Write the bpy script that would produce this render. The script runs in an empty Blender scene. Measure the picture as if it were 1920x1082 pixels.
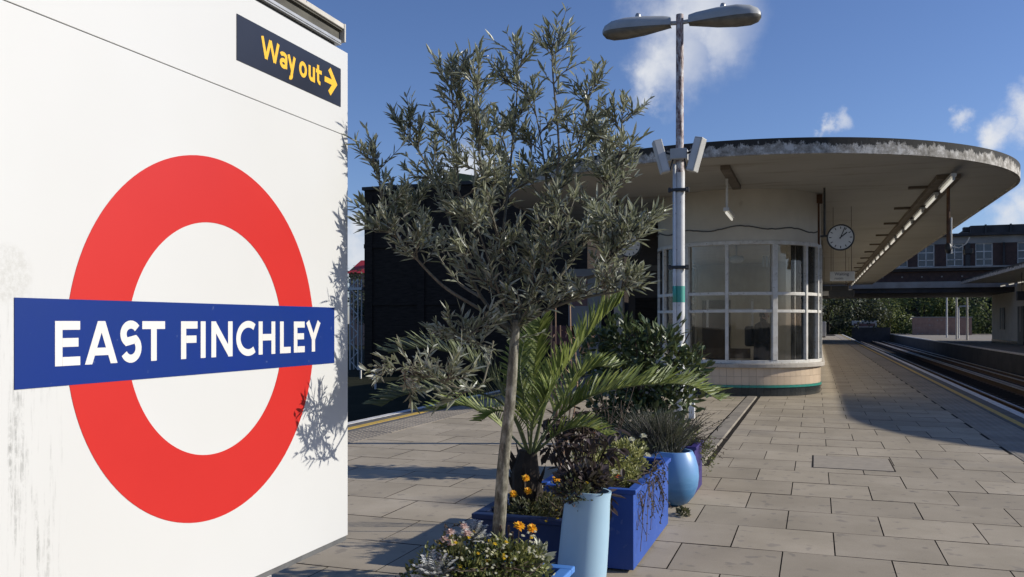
import bpy, math, random
from mathutils import Vector, Matrix
R = random.Random(7)
rad = math.radians
sc = bpy.context.scene
COL = sc.collection
# ------------------------------------------------------------------ camera
TH = rad(19.496)
cam_d = bpy.data.cameras.new('camera'); cam = bpy.data.objects.new('camera', cam_d); COL.objects.link(cam)
cam.location = (0, 0, 1.5); cam.rotation_euler = (rad(90), 0, TH)
cam_d.sensor_width = 36; cam_d.lens = 36*1610/1920; cam_d.shift_y = 64/1920
cam_d.clip_start = 0.05; cam_d.clip_end = 3000
sc.camera = cam
# ------------------------------------------------------------------ light
SUN_EL, SUN_AZ = rad(25), rad(71.6)          # azimuth clockwise from +Y
sunv = Vector((math.sin(SUN_AZ)*math.cos(SUN_EL), math.cos(SUN_AZ)*math.cos(SUN_EL), math.sin(SUN_EL)))
sd = bpy.data.lights.new('sun', 'SUN'); sd.energy = 5.0; sd.angle = rad(0.55); sd.color = (1, .95, .86)
so = bpy.data.objects.new('sun', sd); COL.objects.link(so)
so.rotation_euler = sunv.to_track_quat('Z', 'Y').to_euler(); so.location = (20, 8, 20)
sc.view_settings.view_transform = 'Standard'; sc.view_settings.look = 'None'
sc.view_settings.gamma = 1; sc.view_settings.exposure = 0; sc.view_settings.use_curve_mapping = False
W = bpy.data.worlds.new('World'); sc.world = W; W.use_nodes = True
nt = W.node_tree; nt.nodes.clear()
def N(t, typ, **kw):
    n = t.nodes.new(typ)
    for k, v in kw.items(): setattr(n, k, v)
    return n
def L(t, a, b): t.links.new(a, b)
out = N(nt, 'ShaderNodeOutputWorld'); bg = N(nt, 'ShaderNodeBackground')
sky = N(nt, 'ShaderNodeTexSky', sky_type='NISHITA', sun_disc=False)
sky.sun_elevation = SUN_EL; sky.sun_rotation = SUN_AZ; sky.air_density = 1.0; sky.dust_density = 0.3; sky.ozone_density = 5.0
SKY_STRENGTH = 0.118
bg.inputs['Strength'].default_value = SKY_STRENGTH
# real clouds: soft blobs of noise in fixed sky directions, plus a loose band low on the whole horizon
tc = N(nt, 'ShaderNodeTexCoord')
nz = N(nt, 'ShaderNodeTexNoise'); nz.inputs['Scale'].default_value = 11; nz.inputs['Detail'].default_value = 8; nz.inputs['Roughness'].default_value = .62
L(nt, tc.outputs['Generated'], nz.inputs['Vector'])
sub = N(nt, 'ShaderNodeVectorMath', operation='SUBTRACT'); sub.inputs[1].default_value = (.5, .5, .5); L(nt, nz.outputs['Color'], sub.inputs[0])
scl = N(nt, 'ShaderNodeVectorMath', operation='SCALE'); scl.inputs['Scale'].default_value = .10; L(nt, sub.outputs[0], scl.inputs[0])
add = N(nt, 'ShaderNodeVectorMath', operation='ADD'); L(nt, tc.outputs['Generated'], add.inputs[0]); L(nt, scl.outputs[0], add.inputs[1])
CLOUDS = [(-.148, .947, .285, .052), (-.122, .930, .325, .075), (-.168, .945, .27, .033), (-.175, .955, .255, .02), (-.105, .94, .30, .04),
          (.200, .952, .204, .028), (.222, .945, .212, .030), (.172, .955, .195, .020), (.135, .965, .20, .014), (.019, .970, .212, .015), (.008, .972, .208, .010),
          (.210, .970, .110, .034), (.186, .975, .102, .028), (.222, .966, .13, .03), (-.375, .910, .170, .036), (-.40, .902, .155, .024), (-.35, .925, .16, .02),
          (-.49, .862, .118, .03), (-.497, .864, .08, .05), (-.47, .88, .085, .04), (-.52, .85, .10, .05), (.3, .93, .12, .06), (.36, .90, .2, .07)]
mask = None
for (x, y, z, r) in CLOUDS:
    v = Vector((x, y, z)).normalized()
    d = N(nt, 'ShaderNodeVectorMath', operation='DISTANCE'); d.inputs[1].default_value = v; L(nt, add.outputs[0], d.inputs[0])
    m = N(nt, 'ShaderNodeMapRange', interpolation_type='SMOOTHSTEP'); m.inputs['From Min'].default_value = r*1.15; m.inputs['From Max'].default_value = r*.15
    L(nt, d.outputs['Value'], m.inputs['Value'])
    if mask is None: mask = m.outputs[0]
    else:
        mx = N(nt, 'ShaderNodeMath', operation='MAXIMUM'); L(nt, mask, mx.inputs[0]); L(nt, m.outputs[0], mx.inputs[1]); mask = mx.outputs[0]
dens = N(nt, 'ShaderNodeMapRange'); dens.inputs['From Min'].default_value = .3; dens.inputs['From Max'].default_value = .62; dens.inputs['To Min'].default_value = .35
L(nt, nz.outputs['Fac'], dens.inputs['Value'])
mm = N(nt, 'ShaderNodeMath', operation='MULTIPLY'); L(nt, mask, mm.inputs[0]); L(nt, dens.outputs[0], mm.inputs[1])
mixw = N(nt, 'ShaderNodeMix', data_type='RGBA'); mixw.inputs['B'].default_value = (6.4, 6.6, 7.0, 1)
tint = N(nt, 'ShaderNodeMix', data_type='RGBA', blend_type='MULTIPLY'); tint.inputs['Factor'].default_value = 1; tint.inputs['B'].default_value = (.92, .88, 1.03, 1)
L(nt, sky.outputs[0], tint.inputs['A'])
L(nt, tint.outputs['Result'], mixw.inputs['A']); L(nt, mm.outputs[0], mixw.inputs['Factor'])
L(nt, mixw.outputs['Result'], bg.inputs['Color']); L(nt, bg.outputs[0], out.inputs['Surface'])

# ------------------------------------------------------------------ materials
def base_mat(name):
    m = bpy.data.materials.new(name); m.use_nodes = True
    t = m.node_tree; b = t.nodes['Principled BSDF']
    return m, t, b
def ramp(t, fac, stops):
    r = N(t, 'ShaderNodeValToRGB'); e = r.color_ramp.elements
    while len(e) < len(stops): e.new(.5)
    for i, (p, c) in enumerate(stops):
        e[i].position = p; e[i].color = (*c, 1)
    L(t, fac, r.inputs['Fac']); return r.outputs['Color']
def noise(t, vec, scale, detail=5, rough=.6):
    n = N(t, 'ShaderNodeTexNoise'); n.inputs['Scale'].default_value = scale; n.inputs['Detail'].default_value = detail; n.inputs['Roughness'].default_value = rough
    if vec is not None: L(t, vec, n.inputs['Vector'])
    return n.outputs['Fac']
def objvec(t, scale=(1, 1, 1), world=False):
    if world:
        g = N(t, 'ShaderNodeNewGeometry'); o = g.outputs['Position']
    else:
        c = N(t, 'ShaderNodeTexCoord'); o = c.outputs['Object']
    mp = N(t, 'ShaderNodeMapping'); mp.inputs['Scale'].default_value = scale; L(t, o, mp.inputs['Vector'])
    return mp.outputs[0]
def mixc(t, a, b, fac, mode='MIX'):
    m = N(t, 'ShaderNodeMix', data_type='RGBA', blend_type=mode)
    for s, v in (('A', a), ('B', b)):
        if isinstance(v, tuple): m.inputs[s].default_value = (*v, 1)
        else: L(t, v, m.inputs[s])
    if isinstance(fac, (int, float)): m.inputs['Factor'].default_value = fac
    else: L(t, fac, m.inputs['Factor'])
    return m.outputs['Result']
def bumpn(t, b, h, strength, dist=.01):
    n = N(t, 'ShaderNodeBump'); n.inputs['Strength'].default_value = strength; n.inputs['Distance'].default_value = dist
    L(t, h, n.inputs['Height']); L(t, n.outputs[0], b.inputs['Normal'])
def mat(name, c1, c2=None, scale=6, rough=.6, metal=0, bump=0, bscale=60, objrand=0, spots=None, stretch=(1, 1, 1), lo=.35, hi=.65, world=False, spec=.5, coat=0):
    m, t, b = base_mat(name)
    v = objvec(t, stretch, world)
    c2 = c2 or tuple(x*.8 for x in c1)
    col = ramp(t, noise(t, v, scale), [(lo, c1), (hi, c2)])
    if spots:
        sc_, amt, cc = spots
        s = N(t, 'ShaderNodeMapRange'); s.inputs['From Min'].default_value = amt; s.inputs['From Max'].default_value = amt+.05
        L(t, noise(t, v, sc_, 3, .5), s.inputs['Value'])
        col = mixc(t, col, cc, s.outputs[0])
    if objrand:
        oi = N(t, 'ShaderNodeObjectInfo'); g = N(t, 'ShaderNodeMapRange'); g.inputs['To Min'].default_value = 1-objrand; g.inputs['To Max'].default_value = 1+objrand*.55
        L(t, oi.outputs['Random'], g.inputs['Value'])
        hs = N(t, 'ShaderNodeHueSaturation'); L(t, col, hs.inputs['Color']); L(t, g.outputs[0], hs.inputs['Value']); col = hs.outputs[0]
    L(t, col, b.inputs['Base Color'])
    b.inputs['Roughness'].default_value = rough; b.inputs['Metallic'].default_value = metal
    b.inputs['Specular IOR Level'].default_value = spec; b.inputs['Coat Weight'].default_value = coat
    if bump: bumpn(t, b, noise(t, v, bscale, 4), bump, .004)
    return m
def leafmat(name, cols, back=None, trans=.25, rough=.5, spec=.5):
    m, t, b = base_mat(name)
    g = N(t, 'ShaderNodeNewGeometry')
    n = len(cols)
    col = ramp(t, g.outputs['Random Per Island'], [(i/(n-1) if n > 1 else 0, c) for i, c in enumerate(cols)])
    if back: col = mixc(t, col, back, g.outputs['Backfacing'])
    L(t, col, b.inputs['Base Color']); b.inputs['Roughness'].default_value = rough; b.inputs['Specular IOR Level'].default_value = spec
    tr = N(t, 'ShaderNodeBsdfTranslucent'); L(t, mixc(t, col, (1.0, 1.0, .45), .12), tr.inputs['Color'])
    mx = N(t, 'ShaderNodeMixShader'); mx.inputs[0].default_value = trans
    o = t.nodes['Material Output']
    L(t, b.outputs[0], mx.inputs[1]); L(t, tr.outputs[0], mx.inputs[2]); L(t, mx.outputs[0], o.inputs['Surface'])
    return m
def emis(name, c, s):
    m, t, b = base_mat(name); b.inputs['Base Color'].default_value = (.8, .8, .78, 1)
    b.inputs['Emission Color'].default_value = (*c, 1); b.inputs['Emission Strength'].default_value = s; return m
def glassmat(name, tint=(.8, .84, .8), dirt=.10):
    m, t, b = base_mat(name); o = t.nodes['Material Output']
    tr = N(t, 'ShaderNodeBsdfTransparent'); tr.inputs[0].default_value = (*tint, 1)
    gl = N(t, 'ShaderNodeBsdfGlossy'); gl.inputs['Roughness'].default_value = .02
    fr = N(t, 'ShaderNodeFresnel'); fr.inputs['IOR'].default_value = 1.5
    df = N(t, 'ShaderNodeBsdfDiffuse'); df.inputs[0].default_value = (.45, .44, .4, 1)
    m1 = N(t, 'ShaderNodeMixShader'); m2 = N(t, 'ShaderNodeMixShader')
    mr = N(t, 'ShaderNodeMapRange'); mr.inputs['From Min'].default_value = .35; mr.inputs['From Max'].default_value = .75; mr.inputs['To Min'].default_value = dirt*.3; mr.inputs['To Max'].default_value = dirt*1.8
    L(t, noise(t, objvec(t, (5, 5, 1.2)), 2.5, 5), mr.inputs['Value'])
    L(t, fr.outputs[0], m1.inputs[0]); L(t, tr.outputs[0], m1.inputs[1]); L(t, gl.outputs[0], m1.inputs[2])
    L(t, mr.outputs[0], m2.inputs[0]); L(t, m1.outputs[0], m2.inputs[1]); L(t, df.outputs[0], m2.inputs[2]); L(t, m2.outputs[0], o.inputs['Surface'])
    return m

M = {}
# --- paving
def paving_mat():
    m, t, b = base_mat('paving_concrete')
    v = objvec(t, world=True)
    col = ramp(t, noise(t, v, 1.3, 6, .6), [(.3, (.33, .278, .20)), (.55, (.40, .338, .248)), (.75, (.46, .392, .295))])
    fine = noise(t, v, 130, 3, .7)
    col = mixc(t, col, ramp(t, fine, [(.3, (.72, .71, .7)), (.7, (1.1, 1.1, 1.1))]), .55, 'MULTIPLY')
    sp = N(t, 'ShaderNodeMapRange'); sp.inputs['From Min'].default_value = .635; sp.inputs['From Max'].default_value = .68; L(t, noise(t, v, 9, 2, .4), sp.inputs['Value'])
    col = mixc(t, col, (.20, .175, .145), mixf(t, sp.outputs[0], .5))
    gm = N(t, 'ShaderNodeTexVoronoi'); gm.inputs['Scale'].default_value = 3.1; L(t, v, gm.inputs['Vector'])
    gs_ = N(t, 'ShaderNodeMapRange'); gs_.inputs['From Min'].default_value = .075; gs_.inputs['From Max'].default_value = .045; L(t, gm.outputs['Distance'], gs_.inputs['Value'])
    col = mixc(t, col, (.13, .115, .10), mixf(t, gs_.outputs[0], .55))
    st = N(t, 'ShaderNodeMapRange'); st.inputs['From Min'].default_value = .58; st.inputs['From Max'].default_value = .75; L(t, noise(t, v, .55, 5, .65), st.inputs['Value'])
    col = mixc(t, col, (.20, .18, .16), mixf(t, st.outputs[0], .5))
    oi = N(t, 'ShaderNodeObjectInfo'); g = N(t, 'ShaderNodeMapRange'); g.inputs['To Min'].default_value = .88; g.inputs['To Max'].default_value = 1.10
    L(t, oi.outputs['Random'], g.inputs['Value'])
    hs = N(t, 'ShaderNodeHueSaturation'); L(t, col, hs.inputs['Color']); L(t, g.outputs[0], hs.inputs['Value'])
    L(t, hs.outputs[0], b.inputs['Base Color']); b.inputs['Roughness'].default_value = .8; b.inputs['Specular IOR Level'].default_value = .3
    bumpn(t, b, fine, .25, .003)
    return m
def mixf(t, sock, k):
    x = N(t, 'ShaderNodeMath', operation='MULTIPLY'); x.inputs[1].default_value = k; L(t, sock, x.inputs[0]); return x.outputs[0]
M['pave'] = paving_mat()
M['joint'] = mat('joint_dirt', (.035, .029, .023), (.02, .017, .014), 8, .95, spec=.1)
M['cover'] = mat('inset_cover_concrete', (.36, .305, .23), (.30, .255, .195), 9, .85, bump=.3, bscale=90)
M['tactile'] = mat('tactile_concrete', (.31, .265, .205), (.24, .205, .16), 2.5, .85, bump=.2, objrand=.12, world=True)
M['asphalt'] = mat('edge_asphalt', (.12, .115, .11), (.075, .07, .068), 3, .9, bump=.3, bscale=120)
M['coping'] = mat('coping_concrete', (.29, .25, .195), (.19, .165, .13), 3, .85, bump=.2)
M['whiteline'] = mat('worn_white_line', (.72, .70, .66), (.5, .48, .45), 7, .7, spots=(18, .62, (.25, .24, .22)), world=True)
M['yellowline'] = mat('worn_yellow_line', (.62, .40, .05), (.48, .31, .06), 7, .7, spots=(18, .6, (.25, .2, .12)), world=True)
M['ballast'] = mat('track_ballast', (.026, .021, .017), (.011, .009, .008), 7, .95, bump=1, bscale=26, spec=.05)
M['earth'] = mat('bank_earth', (.028, .028, .016), (.016, .018, .010), .6, .95, bump=.6, bscale=6, spec=.05)
M['rail'] = mat('rail_steel', (.55, .52, .48), (.40, .37, .34), 3, .42, metal=.6)
M['railweb'] = mat('rusty_rail', (.09, .05, .03), (.05, .03, .02), 9, .8)
M['sleeper'] = mat('sleeper_timber', (.06, .047, .036), (.03, .025, .02), 4, .9)
# --- sign
def enamel(name, c, stains=True):
    m, t, b = base_mat(name)
    v = objvec(t)
    big = ramp(t, noise(t, v, .9, 3), [(.35, (1, 1, 1)), (.7, (.965, .96, .95))])
    col = mixc(t, c, big, 1, 'MULTIPLY')
    if stains:
        # streaks of grime that run down the left side, and a scuffed patch
        sx = N(t, 'ShaderNodeSeparateXYZ'); L(t, objvec(t), sx.inputs[0])
        w = N(t, 'ShaderNodeMapRange', interpolation_type='SMOOTHSTEP'); w.inputs['From Min'].default_value = 1.79; w.inputs['From Max'].default_value = 1.69; L(t, sx.outputs['Y'], w.inputs['Value'])
        zz = N(t, 'ShaderNodeMapRange', interpolation_type='SMOOTHSTEP'); zz.inputs['From Min'].default_value = 1.62; zz.inputs['From Max'].default_value = 1.40; L(t, sx.outputs['Z'], zz.inputs['Value'])
        sn = N(t, 'ShaderNodeMapRange'); sn.inputs['From Min'].default_value = .50; sn.inputs['From Max'].default_value = .64; L(t, noise(t, objvec(t, (1, 24, 1.3)), 1.6, 8, .75), sn.inputs['Value'])
        a = N(t, 'ShaderNodeMath', operation='MULTIPLY'); L(t, w.outputs[0], a.inputs[0]); L(t, zz.outputs[0], a.inputs[1])
        a2 = N(t, 'ShaderNodeMath', operation='MULTIPLY'); L(t, a.outputs[0], a2.inputs[0]); L(t, sn.outputs[0], a2.inputs[1])
        sg = N(t, 'ShaderNodeMapRange'); sg.inputs['From Min'].default_value = .42; sg.inputs['From Max'].default_value = .56; L(t, noise(t, objvec(t, (1, 6, 4)), 7, 8, .8), sg.inputs['Value'])
        a3 = N(t, 'ShaderNodeMath', operation='MULTIPLY'); L(t, a2.outputs[0], a3.inputs[0]); L(t, sg.outputs[0], a3.inputs[1])
        col = mixc(t, col, (.11, .11, .10), mixf(t, a3.outputs[0], .62))
        # patch around y=1.60 z=1.62
        ds = N(t, 'ShaderNodeVectorMath', operation='DISTANCE'); ds.inputs[1].default_value = (0, 1.585, 1.62)
        mp = N(t, 'ShaderNodeMapping'); mp.inputs['Scale'].default_value = (0, 1, 1); L(t, objvec(t), mp.inputs[0]); L(t, mp.outputs[0], ds.inputs[0])
        dm = N(t, 'ShaderNodeMapRange', interpolation_type='SMOOTHSTEP'); dm.inputs['From Min'].default_value = .085; dm.inputs['From Max'].default_value = .06; L(t, ds.outputs['Value'], dm.inputs['Value'])
        pn = N(t, 'ShaderNodeMapRange'); pn.inputs['From Min'].default_value = .4; pn.inputs['From Max'].default_value = .75; L(t, noise(t, objvec(t), 55, 6, .8), pn.inputs['Value'])
        pm = N(t, 'ShaderNodeMath', operation='MULTIPLY'); L(t, dm.outputs[0], pm.inputs[0]); L(t, pn.outputs[0], pm.inputs[1])
        col = mixc(t, col, (.38, .37, .33), mixf(t, pm.outputs[0], .7))
    L(t, col, b.inputs['Base Color']); b.inputs['Roughness'].default_value = .32; b.inputs['Specular IOR Level'].default_value = .35
    bumpn(t, b, noise(t, v, 2.2, 2), .06, .02)
    return m
M['enamel'] = enamel('white_enamel', (.585, .585, .565))
M['red'] = mat('red_enamel', (.515, .024, .019), (.495, .022, .018), 2, .35, spec=.35)
M['blue'] = mat('blue_enamel', (.003, .024, .175), (.004, .026, .165), 3, .38, spec=.3, spots=(30, .70, (.05, .08, .22)))
M['letter'] = mat('white_lettering', (.68, .66, .62), (.65, .63, .59), 3, .4)
M['navy'] = mat('navy_sign', (.012, .014, .024), (.016, .018, .028), 4, .3)
M['yellow'] = mat('yellow_lettering', (.80, .46, .018), (.78, .44, .018), 3, .4)
M['alu'] = mat('weathered_aluminium', (.5, .5, .49), (.36, .36, .35), 6, .4, metal=.6)
M['seal'] = mat('dark_sealant', (.13, .13, .125), (.08, .08, .08), 10, .8)
M['trough'] = mat('dirty_trough', (.10, .095, .075), (.045, .042, .035), 5, .8, stretch=(1, 1, 3))
M['flange'] = mat('trough_cream_paint', (.55, .52, .46), (.4, .38, .33), 9, .6, spots=(22, .62, (.1, .09, .08)))
# --- building
def soffit_mat():
    m, t, b = base_mat('soffit_paint')
    v = objvec(t, world=True)
    col = ramp(t, noise(t, v, .5, 6), [(.3, (.47, .455, .41)), (.7, (.40, .385, .34))])
    s = N(t, 'ShaderNodeMapRange'); s.inputs['From Min'].default_value = .55; s.inputs['From Max'].default_value = .68
    L(t, noise(t, objvec(t, (.35, 2.2, 1), True), 1.1, 7, .7), s.inputs['Value'])
    col = mixc(t, col, (.24, .19, .135), mixf(t, s.outputs[0], .6))
    L(t, col, b.inputs['Base Color']); b.inputs['Roughness'].default_value = .75
    bumpn(t, b, noise(t, v, 6, 5), .15, .02); return m
M['soffit'] = soffit_mat()
def fascia_mat():
    m, t, b = base_mat('weathered_fascia')
    v = objvec(t, world=True)
    sx = N(t, 'ShaderNodeSeparateXYZ'); L(t, objvec(t, world=True), sx.inputs[0])
    z = N(t, 'ShaderNodeMapRange'); z.inputs['From Min'].default_value = 4.22; z.inputs['From Max'].default_value = 4.47; L(t, sx.outputs['Z'], z.inputs['Value'])
    pale = ramp(t, noise(t, v, 6, 10, .78), [(.36, (.14, .125, .105)), (.44, (.30, .275, .23)), (.52, (.42, .39, .34)), (.56, (.62, .59, .53))])
    nn = noise(t, objvec(t, (1.6, 1.6, .9), True), 2.4, 10, .8)
    k = N(t, 'ShaderNodeMath', operation='MULTIPLY_ADD'); L(t, z.outputs[0], k.inputs[0]); k.inputs[1].default_value = .42; L(t, nn, k.inputs[2])
    dk = N(t, 'ShaderNodeMapRange'); dk.inputs['From Min'].default_value = .70; dk.inputs['From Max'].default_value = .745; L(t, k.outputs[0], dk.inputs['Value'])
    col = mixc(t, pale, (.035, .033, .028), dk.outputs[0])
    L(t, col, b.inputs['Base Color']); b.inputs['Roughness'].default_value = .9
    bumpn(t, b, nn, .5, .03); return m
M['fascia'] = fascia_mat()
M['roof'] = mat('roof_felt', (.05, .05, .045), (.03, .03, .028), 2, .95)
M['cream'] = mat('cream_render', (.62, .575, .48), (.54, .495, .41), 1.4, .7, bump=.1, bscale=9, spots=(3, .72, (.46, .41, .33)), stretch=(1, 1, .8))
M['white_paint'] = mat('white_window_paint', (.68, .66, .61), (.56, .53, .47), 7, .5, spots=(26, .63, (.3, .25, .19)))
M['ledge'] = mat('stone_ledge', (.44, .40, .34), (.34, .30, .25), 4, .7, spots=(30, .65, (.2, .17, .13)))
M['creamtile'] = mat('cream_glazed_tile', (.60, .47, .335), (.54, .42, .30), 3, .25, objrand=.10)
M['teal'] = mat('teal_glazed_trim', (.03, .26, .20), (.035, .21, .165), 9, .3)
M['blacktile'] = mat('black_glazed_tile', (.018, .022, .022), (.03, .034, .033), 5, .25, objrand=.3)
M['glass'] = glassmat('window_glass', (.93, .92, .89), .028)
M['farglass'] = mat('office_window_glass', (.10, .115, .135), (.05, .06, .07), .9, .12, spec=.6)
M['darkroom'] = mat('interior_plaster', (.55, .52, .46), (.48, .45, .39), 2, .8)
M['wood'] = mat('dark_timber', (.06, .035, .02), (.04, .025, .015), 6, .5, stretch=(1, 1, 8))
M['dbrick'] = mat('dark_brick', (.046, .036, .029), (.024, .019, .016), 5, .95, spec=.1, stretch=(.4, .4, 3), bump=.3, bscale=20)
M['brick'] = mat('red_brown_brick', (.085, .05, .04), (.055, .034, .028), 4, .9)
M['brickwall'] = mat('sunlit_tone_brick', (.36, .22, .16), (.27, .17, .125), 2, .9, spots=(3, .62, (.3, .27, .24)))  # brick colour lightened to look sunlit on a face turned from the sun
M['concrete'] = mat('pale_concrete', (.33, .31, .28), (.24, .225, .2), 1.2, .8)
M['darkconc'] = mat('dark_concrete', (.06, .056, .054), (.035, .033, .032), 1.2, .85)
M['rust'] = mat('rusted_steel', (.14, .065, .028), (.07, .035, .02), 6, .8)
M['trunking'] = mat('trunking_brown', (.19, .155, .115), (.12, .095, .07), 3, .7)
M['tube'] = emis('fluorescent_tube', (1, .95, .82), .55)
M['black'] = mat('black_metal', (.018, .018, .018), (.03, .03, .03), 8, .45)
M['clockface'] = mat('clock_face', (.66, .65, .62), (.6, .59, .56), 4, .4)
M['signwhite'] = mat('sign_white', (.62, .61, .57), (.54, .53, .50), 4, .4)
M['grey_text'] = mat('grey_lettering', (.10, .10, .11), (.12, .12, .13), 5, .5)
M['poster'] = mat('poster_paper', (.30, .29, .28), (.26, .25, .24), 3, .6)
M['posterred'] = mat('poster_print', (.20, .08, .07), (.16, .10, .09), 14, .5)
M['maroon'] = mat('maroon_paint', (.10, .02, .018), (.07, .015, .014), 5, .5)
# --- lamp
M['lampgrey'] = mat('lamp_grey_paint', (.44, .45, .44), (.36, .37, .36), 6, .5, bump=.05)
M['lens'] = mat('dirty_lamp_lens', (.20, .185, .15), (.12, .11, .09), 9, .35)
M['postwhite'] = mat('post_white_paint', (.66, .66, .64), (.56, .55, .53), 8, .45, spots=(22, .68, (.2, .18, .16)))
def peel():
    m, t, b = base_mat('peeling_post_paint')
    v = objvec(t, (1, 1, .35), True)
    col = ramp(t, noise(t, v, 26, 8, .75), [(.40, (.06, .045, .04)), (.46, (.30, .20, .18)), (.53, (.40, .36, .34)), (.58, (.60, .59, .57))])
    L(t, col, b.inputs['Base Color']); b.inputs['Roughness'].default_value = .6; return m
M['peel'] = peel()
M['teal_band'] = mat('teal_band_paint', (.05, .34, .27), (.06, .30, .24), 9, .5)
M['speaker'] = mat('speaker_cream_grey', (.50, .49, .45), (.42, .41, .38), 5, .5)
# --- planters
M['boxblue'] = mat('royal_blue_timber_paint', (.022, .082, .36), (.018, .070, .31), 4, .5, bump=.2, bscale=30, spots=(24, .64, (.055, .11, .33)), stretch=(1, 1, .7))
M['boxnavy'] = mat('navy_timber_paint', (.009, .024, .085), (.007, .020, .07), 4, .5, bump=.12, bscale=30, spots=(24, .64, (.035, .045, .10)))
M['boxlight'] = mat('light_blue_timber_paint', (.075, .22, .56), (.06, .19, .50), 5, .5, bump=.1)
M['vase'] = mat('pale_blue_glaze', (.36, .52, .62), (.33, .49, .60), 5, .42, bump=.08, bscale=14, spots=(40, .73, (.22, .36, .48)))
def globe_mat():
    m, t, b = base_mat('sky_blue_graded')
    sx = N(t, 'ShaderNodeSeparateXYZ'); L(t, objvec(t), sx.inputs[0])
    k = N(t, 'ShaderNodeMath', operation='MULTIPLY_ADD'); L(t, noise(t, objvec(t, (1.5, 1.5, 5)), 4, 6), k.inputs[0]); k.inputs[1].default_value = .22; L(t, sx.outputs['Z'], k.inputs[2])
    col = ramp(t, k.outputs[0], [(.12, (.03, .11, .24)), (.24, (.055, .18, .36)), (.34, (.12, .29, .50)), (.5, (.15, .31, .58))])  # darker blue low down, lighter blue towards the top, broken by noise
    L(t, col, b.inputs['Base Color']); b.inputs['Roughness'].default_value = .4; return m
M['globe'] = globe_mat()
M['violet'] = mat('deep_violet_paint', (.035, .022, .16), (.028, .018, .12), 5, .5)
M['soil'] = mat('potting_soil', (.03, .022, .015), (.018, .013, .009), 20, .95, bump=.8, bscale=40)
# --- plants
def barkmat(name, a, b_, c):
    m, t, b = base_mat(name)
    v = objvec(t, (1, 1, .45))
    col = ramp(t, noise(t, v, 34, 7, .7), [(.36, a), (.5, b_), (.64, c)])
    L(t, col, b.inputs['Base Color']); b.inputs['Roughness'].default_value = .85
    bumpn(t, b, noise(t, v, 70, 5), .6, .004); return m
M['bark'] = barkmat('olive_bark', (.055, .05, .034), (.16, .145, .105), (.31, .29, .23))
M['twig'] = mat('olive_twig', (.13, .12, .085), (.09, .08, .055), 30, .8)
M['olive'] = leafmat('olive_leaf', [(.085, .096, .055), (.15, .165, .10), (.23, .245, .16), (.44, .46, .33)], back=(.33, .345, .28), trans=.28, rough=.38)
M['palm'] = leafmat('palm_leaflet', [(.065, .10, .016), (.13, .18, .028), (.20, .25, .05), (.34, .37, .12)], trans=.38, rough=.5)
M['palmgrey'] = leafmat('palm_leaflet_glaucous', [(.07, .085, .035), (.12, .14, .06), (.26, .28, .15)], trans=.28, rough=.4)
M['rachis'] = mat('palm_midrib', (.13, .15, .05), (.10, .12, .04), 10, .5)
M['palmstub'] = mat('palm_stub_fibre', (.035, .025, .016), (.02, .015, .01), 20, .95, bump=.8)
M['laurel'] = leafmat('laurel_leaf', [(.028, .048, .014), (.048, .076, .022), (.085, .115, .036)], trans=.14, rough=.38)
M['dahlia'] = leafmat('purple_leaf', [(.030, .020, .020), (.055, .037, .035), (.085, .06, .056)], trans=.12, rough=.45)
M['greenmix'] = leafmat('bedding_leaf', [(.035, .05, .012), (.08, .10, .022), (.16, .18, .04), (.30, .29, .10)], trans=.25, rough=.45)
M['darkmix'] = leafmat('dark_bedding_leaf', [(.026, .032, .013), (.05, .06, .022), (.09, .10, .035), (.15, .12, .05)], trans=.2, rough=.45)
M['limemix'] = leafmat('lime_bedding_leaf', [(.08, .095, .02), (.19, .20, .045), (.30, .30, .09), (.40, .38, .16)], trans=.3, rough=.5)
M['lavender'] = leafmat('grey_green_blade', [(.04, .045, .028), (.065, .07, .045), (.09, .09, .06), (.07, .055, .06)], trans=.15, rough=.6)
M['silver'] = leafmat('silver_felt_leaf', [(.34, .35, .34), (.48, .49, .48), (.60, .61, .60)], trans=.15, rough=.9, spec=.2)
M['vari'] = leafmat('cream_edged_leaf', [(.30, .32, .22), (.5, .5, .4), (.09, .12, .05)], trans=.2, rough=.5)
M['drystem'] = mat('dry_stem', (.10, .065, .045), (.06, .04, .028), 20, .8)
M['straw'] = mat('straw_cane', (.36, .22, .13), (.28, .16, .09), 12, .7)
M['dryleaf'] = leafmat('dry_leaf', [(.035, .022, .016), (.06, .045, .025), (.09, .085, .03)], trans=.15, rough=.7)
M['marigold'] = leafmat('marigold_petal', [(.80, .36, .004), (.82, .48, .006), (.80, .25, .003)], trans=.25, rough=.6)
M['smallyellow'] = leafmat('small_yellow_petal', [(.75, .55, .02), (.7, .48, .02)], trans=.2, rough=.6)
M['whitepetal'] = leafmat('cream_petal', [(.62, .60, .42), (.72, .70, .55)], trans=.2, rough=.6)
M['pinkpetal'] = leafmat('blush_pink_petal', [(.60, .42, .37), (.66, .5, .44), (.30, .14, .10)], trans=.2, rough=.6)
M['orangepetal'] = leafmat('orange_petal', [(.75, .17, .02), (.7, .24, .03)], trans=.2, rough=.6)
M['treeleaf'] = leafmat('broad_tree_leaf', [(.045, .07, .018), (.085, .12, .03), (.14, .18, .045)], trans=.35, rough=.6)
M['darktreeleaf'] = leafmat('dark_tree_leaf', [(.012, .02, .009), (.024, .036, .015), (.04, .055, .022)], trans=.2, rough=.6)
M['treebark'] = mat('tree_bark', (.06, .048, .035), (.04, .03, .022), 8, .9)
M['signalred'] = mat('red_roof_paint', (.45, .03, .03), (.4, .028, .028), 3, .5)
M['skin'] = mat('person_skin', (.36, .22, .16), (.32, .19, .14), 8, .5)
M['coat'] = mat('dark_coat_cloth', (.010, .010, .012), (.016, .016, .018), 12, .9)
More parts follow.
